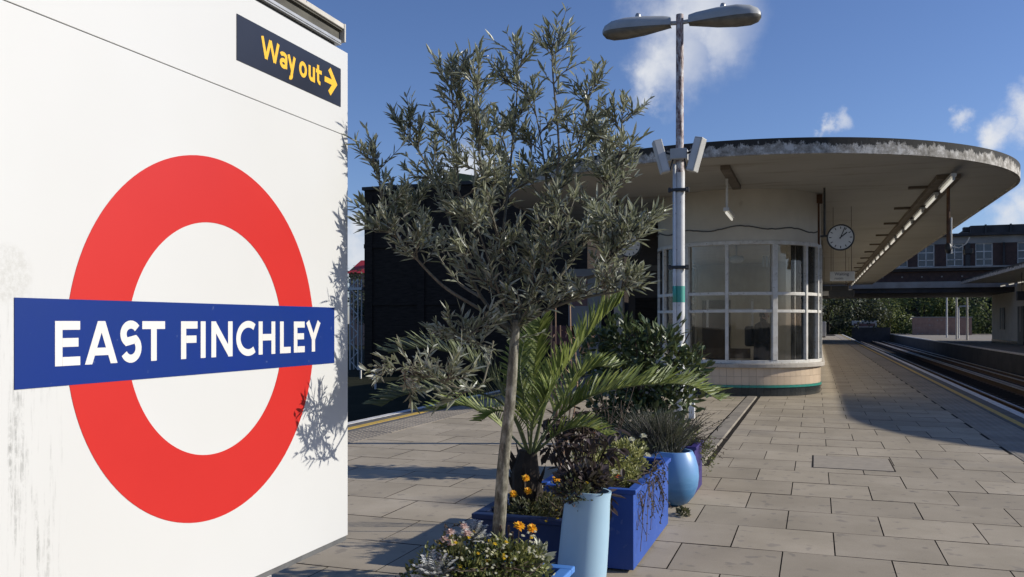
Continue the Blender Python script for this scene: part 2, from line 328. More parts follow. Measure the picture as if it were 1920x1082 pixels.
M['trouser'] = mat('dark_trouser_cloth', (.02, .02, .024), (.015, .015, .018), 12, .9)
M['hair'] = mat('dark_hair', (.012, .009, .007), (.02, .015, .012), 30, .6)
M['paper'] = mat('folded_paper', (.6, .59, .55), (.5, .49, .46), 9, .7)

# ------------------------------------------------------------------ mesh builder
class MB:
    def __init__(s): s.v = []; s.f = []; s.mi = []
    def add(s, vs, fs, mi=0):
        o = len(s.v); s.v.extend([tuple(p) for p in vs]); s.f.extend([tuple(i+o for i in f) for f in fs]); s.mi.extend([mi]*len(fs)); return s
    def box(s, x0, x1, y0, y1, z0, z1, mi=0):
        return s.add([(x0, y0, z0), (x1, y0, z0), (x1, y1, z0), (x0, y1, z0), (x0, y0, z1), (x1, y0, z1), (x1, y1, z1), (x0, y1, z1)],
                     [(0, 3, 2, 1), (4, 5, 6, 7), (0, 1, 5, 4), (1, 2, 6, 5), (2, 3, 7, 6), (3, 0, 4, 7)], mi)
    def slab(s, x0, x1, y0, y1, z0, z1, ch=.004, mi=0, side=None):
        vs = [(x0, y0, z0), (x1, y0, z0), (x1, y1, z0), (x0, y1, z0), (x0, y0, z1-ch), (x1, y0, z1-ch), (x1, y1, z1-ch), (x0, y1, z1-ch),
              (x0+ch, y0+ch, z1), (x1-ch, y0+ch, z1), (x1-ch, y1-ch, z1), (x0+ch, y1-ch, z1)]
        fs = [(0, 1, 5, 4), (1, 2, 6, 5), (2, 3, 7, 6), (3, 0, 4, 7), (4, 5, 9, 8), (5, 6, 10, 9), (6, 7, 11, 10), (7, 4, 8, 11), (8, 9, 10, 11)]
        if side is not None:
            s.add(vs, fs[:8], side); return s.add(vs[8:], [(0, 1, 2, 3)], mi)
        return s.add(vs, fs, mi)
    def tube(s, pts, rs, n=8, mi=0, cap=True):
        pts = [Vector(p) for p in pts]
        if not isinstance(rs, (list, tuple)): rs = [rs]*len(pts)
        o = len(s.v); prev = None
        for i, p in enumerate(pts):
            d = (pts[min(i+1, len(pts)-1)]-pts[max(i-1, 0)]).normalized()
            if prev is None:
                a = d.cross(Vector((0, 0, 1)))
                if a.length < .05: a = d.cross(Vector((0, 1, 0)))
            else: a = prev-d*prev.dot(d)
            a.normalize(); prev = a; b = d.cross(a)
            for k in range(n):
                t = 2*math.pi*k/n; s.v.append(tuple(p+(a*math.cos(t)+b*math.sin(t))*rs[i]))
        for i in range(len(pts)-1):
            for k in range(n):
                q = (k+1) % n; s.f.append((o+i*n+k, o+i*n+q, o+(i+1)*n+q, o+(i+1)*n+k)); s.mi.append(mi)
        if cap and n > 2:
            s.f.append(tuple(o+k for k in reversed(range(n)))); s.f.append(tuple(o+(len(pts)-1)*n+k for k in range(n))); s.mi += [mi, mi]
        return s
    def lathe(s, prof, n=32, c=(0, 0, 0), mi=0):
        o = len(s.v)
        for (r, z) in prof:
            for k in range(n):
                t = 2*math.pi*k/n; s.v.append((c[0]+r*math.cos(t), c[1]+r*math.sin(t), c[2]+z))
        for i in range(len(prof)-1):
            for k in range(n):
                q = (k+1) % n; s.f.append((o+i*n+k, o+i*n+q, o+(i+1)*n+q, o+(i+1)*n+k)); s.mi.append(mi)
        return s
    def arc(s, cx, cy, r0, r1, a0, a1, z0, z1, n=24, mi=0):
        # curved solid; angle a measured from -Y towards +X
        o = len(s.v)
        for i in range(n+1):
            a = a0+(a1-a0)*i/n; sx, cy_ = math.sin(a), -math.cos(a)
            for r, z in ((r0, z0), (r1, z0), (r1, z1), (r0, z1)): s.v.append((cx+r*sx, cy+r*cy_, z))
        for i in range(n):
            for k in range(4):
                q = (k+1) % 4; s.f.append((o+i*4+k, o+(i+1)*4+k, o+(i+1)*4+q, o+i*4+q)); s.mi.append(mi)
        s.f.append((o, o+1, o+2, o+3)); s.f.append((o+n*4+3, o+n*4+2, o+n*4+1, o+n*4)); s.mi += [mi, mi]
        return s
    def prism(s, poly, z0, z1, mi=0):
        n = len(poly); vs = [(x, y, z0) for x, y in poly]+[(x, y, z1) for x, y in poly]
        fs = [tuple(reversed(range(n))), tuple(range(n, 2*n))]+[(i, (i+1) % n, n+(i+1) % n, n+i) for i in range(n)]
        return s.add(vs, fs, mi)
    def leaf(s, p, d, up, ln, w, fold=.25, bend=.0, mi=0):
        p = Vector(p); d = Vector(d).normalized(); up = Vector(up)
        sd_ = d.cross(up)
        if sd_.length < 1e-3: sd_ = d.orthogonal()
        sd_.normalize(); nn = sd_.cross(d)
        def pt(t, x): return p+d*(ln*t)+sd_*(x*w*.5)+nn*(abs(x)*w*.5*fold-bend*ln*t*t)
        s.add([pt(0, 0), pt(.32, -1), pt(.70, -.78), pt(1, 0), pt(.70, .78), pt(.32, 1)], [(0, 1, 2, 3), (0, 3, 4, 5)], mi); return s
    def blade(s, pts, w, up, mi=0):
        pts = [Vector(p) for p in pts]; n = len(pts); o = len(s.v)
        for i, p in enumerate(pts):
            d = (pts[min(i+1, n-1)]-pts[max(i-1, 0)]).normalized(); sd_ = d.cross(Vector(up))
            if sd_.length < 1e-3: sd_ = d.orthogonal()
            sd_.normalize(); ww = w*(1-(i/(n-1))**2*.95)
            s.v.append(tuple(p+sd_*ww*.5)); s.v.append(tuple(p-sd_*ww*.5))
        for i in range(n-1): s.f.append((o+2*i, o+2*i+1, o+2*i+3, o+2*i+2)); s.mi.append(mi)
        return s
    def mesh(s, name, mats, smooth=False):
        me = bpy.data.meshes.new(name); me.from_pydata(s.v, [], s.f)
        for m in (mats if isinstance(mats, (list, tuple)) else [mats]): me.materials.append(m)
        if len(me.materials) > 1: me.polygons.foreach_set('material_index', s.mi)
        if smooth: me.polygons.foreach_set('use_smooth', [True]*len(me.polygons))
        me.update(); return me
    def build(s, name, mats, parent=None, smooth=False, bevel=0, loc=(0, 0, 0), sharp=None):
        o = bpy.data.objects.new(name, s.mesh(name, mats, smooth)); COL.objects.link(o); o.location = loc
        if parent: o.parent = parent
        if smooth and sharp: o.data.set_sharp_from_angle(angle=rad(sharp))
        if bevel:
            b = o.modifiers.new('bevel', 'BEVEL'); b.width = bevel; b.segments = 2; b.limit_method = 'ANGLE'; b.angle_limit = rad(40)
        return o
def thing(name, label, cat, loc=(0, 0, 0), rz=0, group=None):
    o = bpy.data.objects.new(name, None); COL.objects.link(o); o.location = loc; o.rotation_euler = (0, 0, rz); o.empty_display_size = .1
    return tag(o, label, cat, group)
def tag(o, label, cat, group=None):
    o['label'] = label; o['category'] = cat
    if group: o['group'] = group
    return o
def struct(o): o['kind'] = 'structure'; return o
def stuff(o): o['kind'] = 'stuff'; return o
def inst(src, name, parent, loc, rz=0, scale=(1, 1, 1)):
    o = bpy.data.objects.new(name, src.data if hasattr(src, 'data') else src); COL.objects.link(o); o.parent = parent
    o.location = loc; o.rotation_euler = (0, 0, rz); o.scale = scale; return o
def copy_thing(root, loc, label, group=None, rz=None):
    r = root.copy(); COL.objects.link(r); r.location = loc; r['label'] = label
    if rz is not None: r.rotation_euler = (0, 0, rz)
    if group: r['group'] = group
    for ch in list(root.children):
        c = ch.copy(); COL.objects.link(c); c.parent = r
        for g in list(ch.children):
            d = g.copy(); COL.objects.link(d); d.parent = c
    return r

# ------------------------------------------------------------------ ground and platform
PX0, PX1 = -6.62, 3.20                                # platform edges
g = MB().add([(-900, -300, -1.12), (900, -300, -1.12), (900, 1800, -1.12), (-900, 1800, -1.12)], [(0, 1, 2, 3)])
struct(g.build('ground', M['earth']))
bl = MB()
for (x0, x1) in ((-10.2, -6.4), (3.0, 9.7)):
    bl.add([(x0, -30, -1.06), (x1, -30, -1.06), (x1, 400, -1.06), (x0, 400, -1.06)], [(0, 1, 2, 3)])
struct(bl.build('track_bed', M['ballast']))
plat = struct(MB().box(PX0+.03, PX1-.03, -12, 118, -1.12, -.0055).build('platform', M['joint']))
# paving flags
P, FL = .65, .655
BC = (-1.65, 19.75); BR = 1.75
full = MB().slab(-FL/2+.0028, FL/2-.0028, -P/2+.0035, P/2-.004, -.03, 0, .0015, 0, 1).mesh('paving_flag', [M['pave'], M['joint']])
paved = bpy.data.objects.new('pavement', None); COL.objects.link(paved); struct(paved); paved.location = (0, 0, 0)
XL, XR = -5.45, 2.11
cands = []; farmb = MB()
row = 0
GUT = (-1.34, -1.06)
for r in range(-18, 150):
    y = 5.25+P/2+r*P
    off = -.205+(0 if r % 2 == 0 else .321)
    k0 = int(math.floor((XL-off)/FL))-1
    for k in range(k0, k0+16):
        x0, x1 = off+k*FL, off+(k+1)*FL
        segs = [(max(x0, XL), min(x1, XR))]
        if 9.2 < y < 18.0:
            ns = []
            for a, b in segs:
                if b > GUT[0] and a < GUT[1]:
                    if a < GUT[0]: ns.append((a, GUT[0]))
                    if b > GUT[1]: ns.append((GUT[1], b))
                else: ns.append((a, b))
            segs = ns
        for a, b in segs:
            if b-a < .06: continue
            cx = (a+b)/2
            if math.hypot(cx-BC[0], y-BC[1]) < BR-.45 or (y > BC[1] and abs(cx-BC[0]) < BR-.35): continue
            # in the photo's view?
            zc = -cx*math.sin(TH)+y*math.cos(TH); xc = cx*math.cos(TH)+y*math.sin(TH)
            vis = zc > 4.2 and -.26 < xc/zc < .66
            cands.append((zc if vis else 1e3+abs(y), a, b, y))
cands.sort(); nfl = 0
for zc, a, b, y in cands:
    if nfl < 300 and zc < 900:
        sx = (b-a)/FL; nfl += 1
        inst(full, 'paving_flag', paved, ((a+b)/2, y, R.uniform(-.0015, .0015)), 0, (sx if sx < .99 else 1, 1, 1)).rotation_euler = (R.uniform(-.0018, .0018), R.uniform(-.0018, .0018), R.uniform(-.002, .002))
    else:
        farmb.slab(a+.003, b-.003, y-P/2+.004, y+P/2-.004, -.03, R.uniform(-.0015, .001), .0015, 0, 1)
o = farmb.build('far_paving', [M['pave'], M['joint']], paved); stuff(o)
# inset inspection cover
ic = thing('inspection_cover', 'rectangular inset concrete inspection cover among the paving flags', 'cover', (.36, 9.85, 0))
MB().slab(-.385, .385, -.42, .42, -.03, .0045, .002).build('cover_slab', M['cover'], ic)
for q_ in ((-.40, -.387, -.43, .43), (.387, .40, -.43, .43), (-.386, .386, -.434, -.422), (-.386, .386, .422, .434)): MB().box(q_[0], q_[1], q_[2], q_[3], -.03, .0028).build('cover_frame', M['joint'], ic)
# drainage channel leading to the booth
dr = struct(MB().slab(-1.33, -1.12, 9.2, 18.05, -.03, .012, .02).build('drainage_channel', M['coping']))
MB().box(-1.118, -1.062, 9.2, 18.05, -.03, -.011).build('channel_slot', M['joint'], dr)
# tactile strips, edges, lines
tact = bpy.data.objects.new('tactile_paving', None); COL.objects.link(tact); struct(tact)
def tactslab():
    m = MB().slab(-.298, .298, -.298, .298, -.03, -.001, .004)
    for i in range(6):
        for j in range(6):
            x, y = -.245+i*.098, -.245+j*.098
            m.add([(x-.028, y-.028, -.001), (x+.028, y-.028, -.001), (x+.028, y+.028, -.001), (x-.028, y+.028, -.001), (x-.014, y-.014, .005), (x+.014, y-.014, .005), (x+.014, y+.014, .005), (x-.014, y+.014, .005)],
                  [(0, 1, 5, 4), (1, 2, 6, 5), (2, 3, 7, 6), (3, 0, 4, 7), (4, 5, 6, 7)])
    return m.mesh('tactile_slab', M['tactile'])
ts = tactslab()
farT = MB()
for side, xc in (('r', 2.42), ('l', -5.76)):
    for i in range(-6, 190):
        y = 6+i*.602
        if (side == 'r' and 8 < y < 40) or (side == 'l' and 7 < y < 24):
            inst(ts, 'tactile_slab', tact, (xc, y, R.uniform(-.002, .002)))
        elif y < 116: farT.slab(xc-.298, xc+.298, y-.298, y+.298, -.03, -.001)
stuff(farT.build('far_tactile_slabs', M['tactile'], tact))
for (xa, xb, nm, m, z) in ((2.725, 3.20, 'edge', M['asphalt'], 0), (-6.62, -6.065, 'edge', M['asphalt'], 0)):
    struct(MB().box(xa, xb, -12, 118, -.25, z-.002).build('platform_edge', m))
struct(MB().box(3.075, 3.215, -12, 118, -.06, .003).build('edge_line', M['whiteline']))
struct(MB().box(-6.635, -6.50, -12, 118, -.06, .003).build('edge_line', M['whiteline']))
struct(MB().box(2.79, 2.89, -12, 118, -.03, .002).build('warning_line', M['yellowline']))
struct(MB().box(-6.30, -6.17, -12, 118, -.03, .002).build('warning_line', M['yellowline']))
# opposite platform
struct(MB().box(9.41, 22, -12, 130, -1.12, -.09).build('platform_wall', M['darkconc']))
struct(MB().box(9.4, 22, -12, 130, -.088, -.02).box(9.4, 9.9, -12, 130, -.02, 0).box(9.9, 22, -12, 130, -.02, -.003).build('opposite_platform', M['coping']))
struct(MB().box(9.385, 9.53, -12, 130, -.08, .004).build('edge_line', M['whiteline']))
# tracks
def track(xc, label):
    t = bpy.data.objects.new('railway_track', None); COL.objects.link(t); struct(t); t.location = (xc, 0, -1.06)
    for x, h, w in ((-.7175, .16, .07), (.7175, .16, .07), (0, .20, .08), (-1.12, .22, .08)):
        m = MB().box(x-w*.5, x+w*.5, -30, 300, h-.035, h, 0).box(x-.012, x+.012, -30, 300, .02, h-.035, 1).box(x-.07, x+.07, -30, 300, 0, .02, 1)
        m.build('running_rail' if abs(x) == .7175 else 'conductor_rail', [M['rail'], M['railweb']], t)
    sl = MB()
    for i in range(300): sl.box(-1.28, 1.28, -20+i*.7, -19.76+i*.7, -.06, .012)
    stuff(sl.build('sleepers', M['sleeper'], t))
track(4.72, ''); track(7.95, ''); track(-8.25, '')

# ------------------------------------------------------------------ waiting room booth
booth = thing('waiting_room', 'cream round-ended waiting room with curved glazed front and tiled base', 'building', (BC[0], BC[1], 0))
H2 = math.pi/2
def arcb(r0, r1, z0, z1, n=40): return MB().arc(0, 0, r0, r1, -H2, H2, z0, z1, n)
def run(m, x0, x1, z0, z1, y1=44):           # straight side walls carry on behind the round nose
    for s in (-1, 1):
        a, b = sorted((s*x0, s*x1)); m.box(a, b, .001, y1, z0, z1)
    return m
# base tiles, one by one round the nose
core = run(arcb(1.3, 1.715, 0, .66), 1.3, 1.715, 0, .66); core.build('base_wall', M['ledge'], booth)
nt_ = 37; da = math.pi/nt_
def tile(mname, z0, z1, r, gap=.0016): 
    return MB().arc(0, 0, 1.71, r, -da/2+gap/r, da/2-gap/r, z0, z1, 2).mesh(mname, M[{'black_tile': 'blacktile', 'cream_tile': 'creamtile', 'teal_trim_tile': 'teal'}[mname]])
tb = tile('black_tile', .012, .175, 1.742); tt = tile('teal_trim_tile', .179, .225, 1.765); t1 = tile('cream_tile', .229, .40, 1.748); t2 = tile('cream_tile', .404, .575, 1.748)
for i in range(nt_):
    a = -H2+da*(i+.5)
    for me, nm in ((tb, 'black_tile'), (tt, 'teal_trim_tile'), (t1, 'cream_tile'), (t2, 'cream_tile')): inst(me, nm, booth, (0, 0, 0), a)
run(MB(), 1.715, 1.745, .01, .17).build('side_plinth', M['blacktile'], booth)
run(MB(), 1.715, 1.748, .23, .575).build('side_tiling', M['creamtile'], booth)
run(arcb(1.60, 1.83, .58, .665), 1.60, 1.83, .58, .665).build('window_ledge', M['ledge'], booth, bevel=.012)
# upper wall
up = run(arcb(1.62, 1.75, 3.17, 4.22), 1.62, 1.75, 3.17, 4.22); up.build('upper_wall', M['cream'], booth, smooth=True, sharp=30)
# side walls beyond the glazing
sw = MB()
for s in (-1, 1):
    a, b = sorted((s*1.62, s*1.75)); sw.box(a, b, 6.0, 44, .665, 3.17)
sw.build('side_wall', M['cream'], booth)
# window frames
ANG = [-88, -58, -31.5, -2.2, 29.5, 56.5, 74, 88]
ANG = [rad(a) for a in ANG]
for z0, z1, r0, r1 in ((.665, .735, 1.66, 1.765), (1.705, 1.765, 1.69, 1.758), (2.06, 2.125, 1.69, 1.758), (3.09, 3.168, 1.66, 1.765)):
    run(MB().arc(0, 0, r0, r1, -H2, H2, z0, z1, 40), r0, r1, z0, z1, 6.0).build('window_rail', M['white_paint'], booth, bevel=.006)
for i, a in enumerate(ANG):
    w = .055 if i in (2, 4) else .032
    m = MB().box(-w, w, -1.775, -1.655, .735, 3.09)
    m.build('mullion', M['white_paint'], booth, bevel=.006).rotation_euler = (0, 0, a)
for s in (-1, 1):
    for y_ in (1.5, 3.0, 4.5, 5.9): MB().box(s*1.71-.04, s*1.71+.04, y_, y_+.08, .735, 3.09).build('mullion', M['white_paint'], booth)
for i in range(len(ANG)-1):
    for z0, z1 in ((.735, 1.705), (1.765, 2.06), (2.125, 3.09)):
        MB().arc(0, 0, 1.705, 1.711, ANG[i]+.012, ANG[i+1]-.012, z0, z1, 6).build('window_pane', M['glass'], booth)
gs = MB()
for s in (-1, 1):
    for y_ in ((.05, 1.49), (1.59, 2.99), (3.09, 4.49), (4.59, 5.89)): MB().box(s*1.708-.003, s*1.708+.003, y_[0], y_[1], .735, 3.09).build('window_pane', M['glass'], booth)
# interior
inner = [(1.7*math.sin(-H2+math.pi*i/24), -1.7*math.cos(-H2+math.pi*i/24)) for i in range(25)]+[(1.6, 6.4), (-1.6, 6.4)]
MB().prism(inner, .02, .05).build('interior_floor', M['darkroom'], booth)
MB().prism(inner, 3.2, 3.25).build('interior_ceiling', M['darkroom'], booth)
MB().box(-1.62, 1.62, 5.95, 6.05, .05, 3.2).build('partition_wall', M['darkroom'], booth)
MB().box(-1.5, -.7, 5.90, 5.945, .05, 2.15).build('interior_door', M['wood'], booth)
MB().box(-1.5, .1, 2.2, 2.55, .42, .48).box(-1.45, -1.38, 2.2, 2.5, .05, .42).box(-.05, .02, 2.2, 2.5, .05, .42).box(-1.5, .1, 2.5, 2.55, .6, .85).build('bench', M['wood'], booth)
MB().box(-.6, .35, -.55, -.47, 1.78, 1.80).box(-.62, -.58, -.55, -.47, 1.4, 2.0).box(.33, .37, -.55, -.47, 1.4, 2.0).build('notice_rail', M['white_paint'], booth)
lp = MB().tube([(.0, -.3, 3.2), (.0, -.3, 2.98)], .012, 6); lp.lathe([(.03, 0), (.14, -.02), (.17, -.09), (.12, -.15), (0, -.17)], 20, (.0, -.3, 2.98))
lp.build('pendant_lamp', M['clockface'], booth, smooth=True)
for x in (.55, .62, .69): MB().box(x, x+.035, -.25, -.22, 2.72, 2.95).build('notice_strip', M['signwhite'], booth)
# drooping cable on the upper wall
cab = MB(); pts = []
for i in range(61):
    a = rad(-78+150*i/60); z = 3.42+.035*math.sin(i*.42)*(1 if i % 7 else .6)+.02*math.sin(i*.19+1)
    pts.append((1.765*math.sin(a), -1.765*math.cos(a), z))
cab.tube(pts, .013, 5).build('wall_cable', M['seal'], booth)
MB().tube([(1.70, -.45, 3.15), (1.69, -.45, 4.2)], .03, 8).box(1.60, 1.78, -.55, -.40, 4.02, 4.2).build('wall_pipe', M['rust'], booth)

# ------------------------------------------------------------------ canopy over our platform
CC = (-1.46, 19.5); CR = 5.2
can = thing('platform_canopy', 'long cantilevered concrete canopy with rounded nose over the booth', 'canopy', (CC[0], CC[1], 0))
def stadium(r, y1, n=64): return [(r*math.sin(-H2+math.pi*i/n), -r*math.cos(-H2+math.pi*i/n)) for i in range(n+1)]+[(r, y1), (-r, y1)]
MB().prism(stadium(CR-.06, 46.8), 4.22, 4.44).build('soffit_slab', M['soffit'], can)
m = MB().arc(0, 0, CR-.058, CR, -H2, H2, 4.20, 4.455, 72)
for s in (-1, 1):
    a, b = sorted((s*(CR-.058), s*CR)); m.box(a, b, .001, 46.8, 4.20, 4.455)
m.build('fascia', M['fascia'], can, smooth=True, sharp=30)
MB().prism(stadium(CR-.062, 46.8), 4.443, 4.462).build('roof_felt', M['roof'], can)
def trunk(x, y0, y1, par):
    MB().box(x-.20, x+.20, y0, y1, 4.13, 4.217).build('trunking', M['trunking'], par)
trunk(3.75, -2.0, 46, can)
MB().box(-.10, .06, -4.3, -1.95, 4.14, 4.217).build('trunking', M['trunking'], can)
for i in range(10):
    y = -.7+i*3.3
    MB().box(3.2, 3.55, y, y+.12, 4.17, 4.217).build('soffit_bracket', M['trunking'], can)
# fluorescent battens hanging from the trunking
def batten(x, y, label, group, zl=4.0, ln=1.55):
    b = thing('batten_light', label, 'light', (x, y, zl), 0, group)
    MB().tube([(0, 0, 0), (0, ln, 0)], .024, 8).build('tube', M['tube'], b, smooth=True)
    MB().box(-.045, .045, -.03, ln+.03, .04, .09).box(-.02, .02, -.03, 0, -.03, .04).box(-.02, .02, ln, ln+.03, -.03, .04).build('batten', M['signwhite'], b)
    MB().tube([(0, .2, .09), (0, .2, .13)], .01, 5).build('hanger', M['rust'], b); MB().tube([(0, ln-.2, .09), (0, ln-.2, .13)], .01, 5).build('hanger', M['rust'], b)
    return b
b0 = None
ORD = ['nearest', 'second', 'third', 'fourth', 'fifth', 'sixth', 'seventh', 'eighth', 'ninth', 'tenth', 'eleventh', 'twelfth', 'thirteenth', 'fourteenth', 'fifteenth', 'sixteenth', 'seventeenth', 'eighteenth', 'nineteenth', 'farthest']
for i in range(20):
    lab = ORD[i]+' fluorescent tube from the near end of the row under the main canopy'
    if i == 0: b0 = batten(2.25, 16.6, 'nearest fluorescent tube of the row under the main canopy', 'tube lights under the main canopy')
    else: copy_thing(b0, (2.25, 16.6+i*2.32, 4.0), lab)
sb = thing('batten_light', 'single short tube light hanging under the canopy nose above the booth front', 'light', (-1.53, 15.95, 3.52))
MB().tube([(0, .1, .6), (0, .1, .05)], .022, 8).build('hanger', M['white_paint'], sb)
MB().box(-.05, .05, -.05, 1.15, .0, .06).build('batten', M['signwhite'], sb)
MB().tube([(0, 0, -.03), (0, 1.1, -.03)], .022, 8).build('tube', M['tube'], sb, smooth=True)
# hanging camera post
hp = thing('camera_post', 'rusty drop rod with two cameras hanging from the canopy near its right edge', 'camera post', (2.35, 18.0, 4.1))
MB().tube([(0, 0, 0), (0, 0, -1.15)], .032, 8).build('drop_rod', M['rust'], hp)
MB().tube([(.05, 0, -.62), (.05, 0, -1.3)], .016, 6).build('conduit', M['signwhite'], hp)
MB().lathe([(.03, 0), (.055, -.04), (.06, -.12), (.035, -.19), (0, -.2)], 16, (0, 0, -1.1)).build('camera_dome', M['black'], hp, smooth=True)
MB().tube([(0, 0, -1.15), (.18, 0, -1.2), (.3, 0, -1.12), (.36, 0, -1.0)], .012, 6).build('cable_loop', M['signwhite'], hp)
MB().box(.26, .40, -.12, .1, -1.32, -1.22).build('camera_body', M['black'], hp, bevel=.01)

# ------------------------------------------------------------------ clocks and small hanging signs
def clock(label, loc, rz):
    c = thing('platform_clock', label, 'clock', loc, rz, None)
    def disc(r, y0, y1, n=40):
        m = MB(); o = len(m.v)
        vs = [(r*math.cos(2*math.pi*k/n), y0, r*math.sin(2*math.pi*k/n)) for k in range(n)]+[(r*math.cos(2*math.pi*k/n), y1, r*math.sin(2*math.pi*k/n)) for k in range(n)]
        fs = [tuple(range(n)), tuple(reversed(range(n, 2*n)))]+[(k, n+k, n+(k+1) % n, (k+1) % n) for k in range(n)]
        return m.add(vs, fs)
    disc(.262, -.03, .06).build('case', M['black'], c, bevel=.01)
    disc(.232, -.036, -.031).build('face', M['clockface'], c)
    tk = MB()
    for k in range(12):
        a = math.pi*k/6; d = Vector((math.sin(a), 0, math.cos(a))); q = Vector((d.z, 0, -d.x))*.008
        p0, p1 = d*.170, d*.215
        tk.add([p0-q+Vector((0, -.0385, 0)), p0+q+Vector((0, -.0385, 0)), p1+q+Vector((0, -.0385, 0)), p1-q+Vector((0, -.0385, 0))], [(0, 3, 2, 1), (0, 1, 2, 3)])
    tk.build('hour_marks', M['black'], c)
    for nm, a, ln, w, y in (('hour_hand', rad(50), .155, .011, -.041), ('minute_hand', rad(22), .215, .008, -.044)):
        m = MB().box(-w, w, y-.002, y, -.03, ln); ob = m.build(nm, M['black'], c); ob.rotation_euler = (0, a, 0)
    MB().box(-.04, .04, .061, .16, -.04, .13).box(-.38, -.04, .10, .14, .03, .07).tube([(-.30, .12, .05), (-.30, .12, 1.02)], .022, 8).build('hanging_bracket', M['black'], c)
    return c
clock('round white clock with black rim hanging under the canopy right of the booth', (.46, 18.25, 3.19), 0)
ck2 = clock('round white clock hidden behind olive twigs left of the booth', (-3.85, 18.6, 3.19), 0)
ws = thing('waiting_room_sign', 'small white Waiting room sign under the canopy beside the booth', 'sign', (.33, 21.6, 2.58))
MB().box(-.02, .52, -.02, .02, -.10, .12).build('sign_panel', M['signwhite'], ws, bevel=.005)
def text(s, size, mat_, par, loc, rot, name='lettering', ext=.001):
    c = bpy.data.curves.new(name, 'FONT'); c.body = s; c.size = size; c.extrude = ext; c.offset = size*.012; c.materials.append(mat_)
    f = bpy.data.objects.new(name, c); COL.objects.link(f); bpy.context.view_layer.update()
    me = bpy.data.meshes.new_from_object(f.evaluated_get(bpy.context.evaluated_depsgraph_get())); bpy.data.objects.remove(f)
    o = bpy.data.objects.new(name, me); COL.objects.link(o); o.parent = par; o.location = loc; o.rotation_euler = rot; return o
text('Waiting', .10, M['grey_text'], ws, (.08, -.0215, .03), (rad(90), 0, 0))
text('room', .085, M['grey_text'], ws, (.08, -.0215, -.065), (rad(90), 0, 0))
MB().tube([(.05, 0, .12), (.05, 0, 1.64)], .006, 5).build('hanger_rod', M['trunking'], ws); MB().tube([(.45, 0, .12), (.45, 0, 1.64)], .006, 5).build('hanger_rod', M['trunking'], ws)
for k, (x, y, z, w, h, lab) in enumerate(((.55, 30, 2.62, .9, .18, 'dark departure indicator hanging behind the white waiting room sign'), (.8, 38, 2.75, 1.2, .25, 'pale hanging platform sign farther along under the main canopy'), (.7, 27, 2.35, .7, .2, 'lower dark hanging sign past the booth side wall'))):
    hs_ = thing('hanging_sign', lab, 'sign', (x, y, z))
    MB().box(-w/2, w/2, -.04, .04, -h/2, h/2).build('sign_panel', M['signwhite'] if k == 1 else M['black'], hs_, bevel=.008)
    MB().tube([(-w*.4, 0, h/2), (-w*.4, 0, 4.2-z)], .008, 5).build('hanger_rod', M['trunking'], hs_); MB().tube([(w*.4, 0, h/2), (w*.4, 0, 4.2-z)], .008, 5).build('hanger_rod', M['trunking'], hs_)

# things under the canopy left of the booth
nb = thing('notice_board', 'grey poster board with reddish print standing under the canopy behind the olive trunk', 'notice board', (-6.05, 22.5, 0))
MB().box(-.28, .62, -.03, .03, .35, 2.95).build('board', M['poster'], nb)
MB().box(-.18, .25, -.036, -.031, 1.95, 2.75).build('poster', M['posterred'], nb)
MB().box(-.3, -.22, -.04, .04, 0, .35).build('post', M['black'], nb); MB().box(.56, .64, -.04, .04, 0, .35).build('post', M['black'], nb)
mp_ = thing('support_post', 'pale square post under the canopy behind the dry canes', 'post', (-4.72, 21.5, 0))
MB().box(-.11, .11, -.11, .11, 0, 4.215).build('shaft', M['ledge'], mp_); MB().box(-.16, .16, -.16, .16, 0, .2).build('base', M['blacktile'], mp_)
mx_ = thing('litter_box', 'dark maroon box on legs near the left platform edge', 'box', (-6.2, 20.6, 0))
MB().box(-.5, .5, -.2, .2, .95, 1.42).build('casing', M['maroon'], mx_, bevel=.02); MB().tube([(-.4, 0, 0), (-.4, 0, .95)], .03).build('leg', M['black'], mx_); MB().tube([(.4, 0, 0), (.4, 0, .95)], .03).build('leg', M['black'], mx_)
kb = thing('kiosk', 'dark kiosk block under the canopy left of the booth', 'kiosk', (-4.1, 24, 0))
MB().box(-.9, .55, 0, 8, 0, 4.21).build('kiosk_wall', M['wood'], kb); MB().box(-.7, .3, -.04, -.002, .0, 2.2).build('kiosk_door', M['dbrick'], kb); MB().box(-.95, .6, -.06, -.003, 2.95, 3.1).build('kiosk_band', M['trunking'], kb)

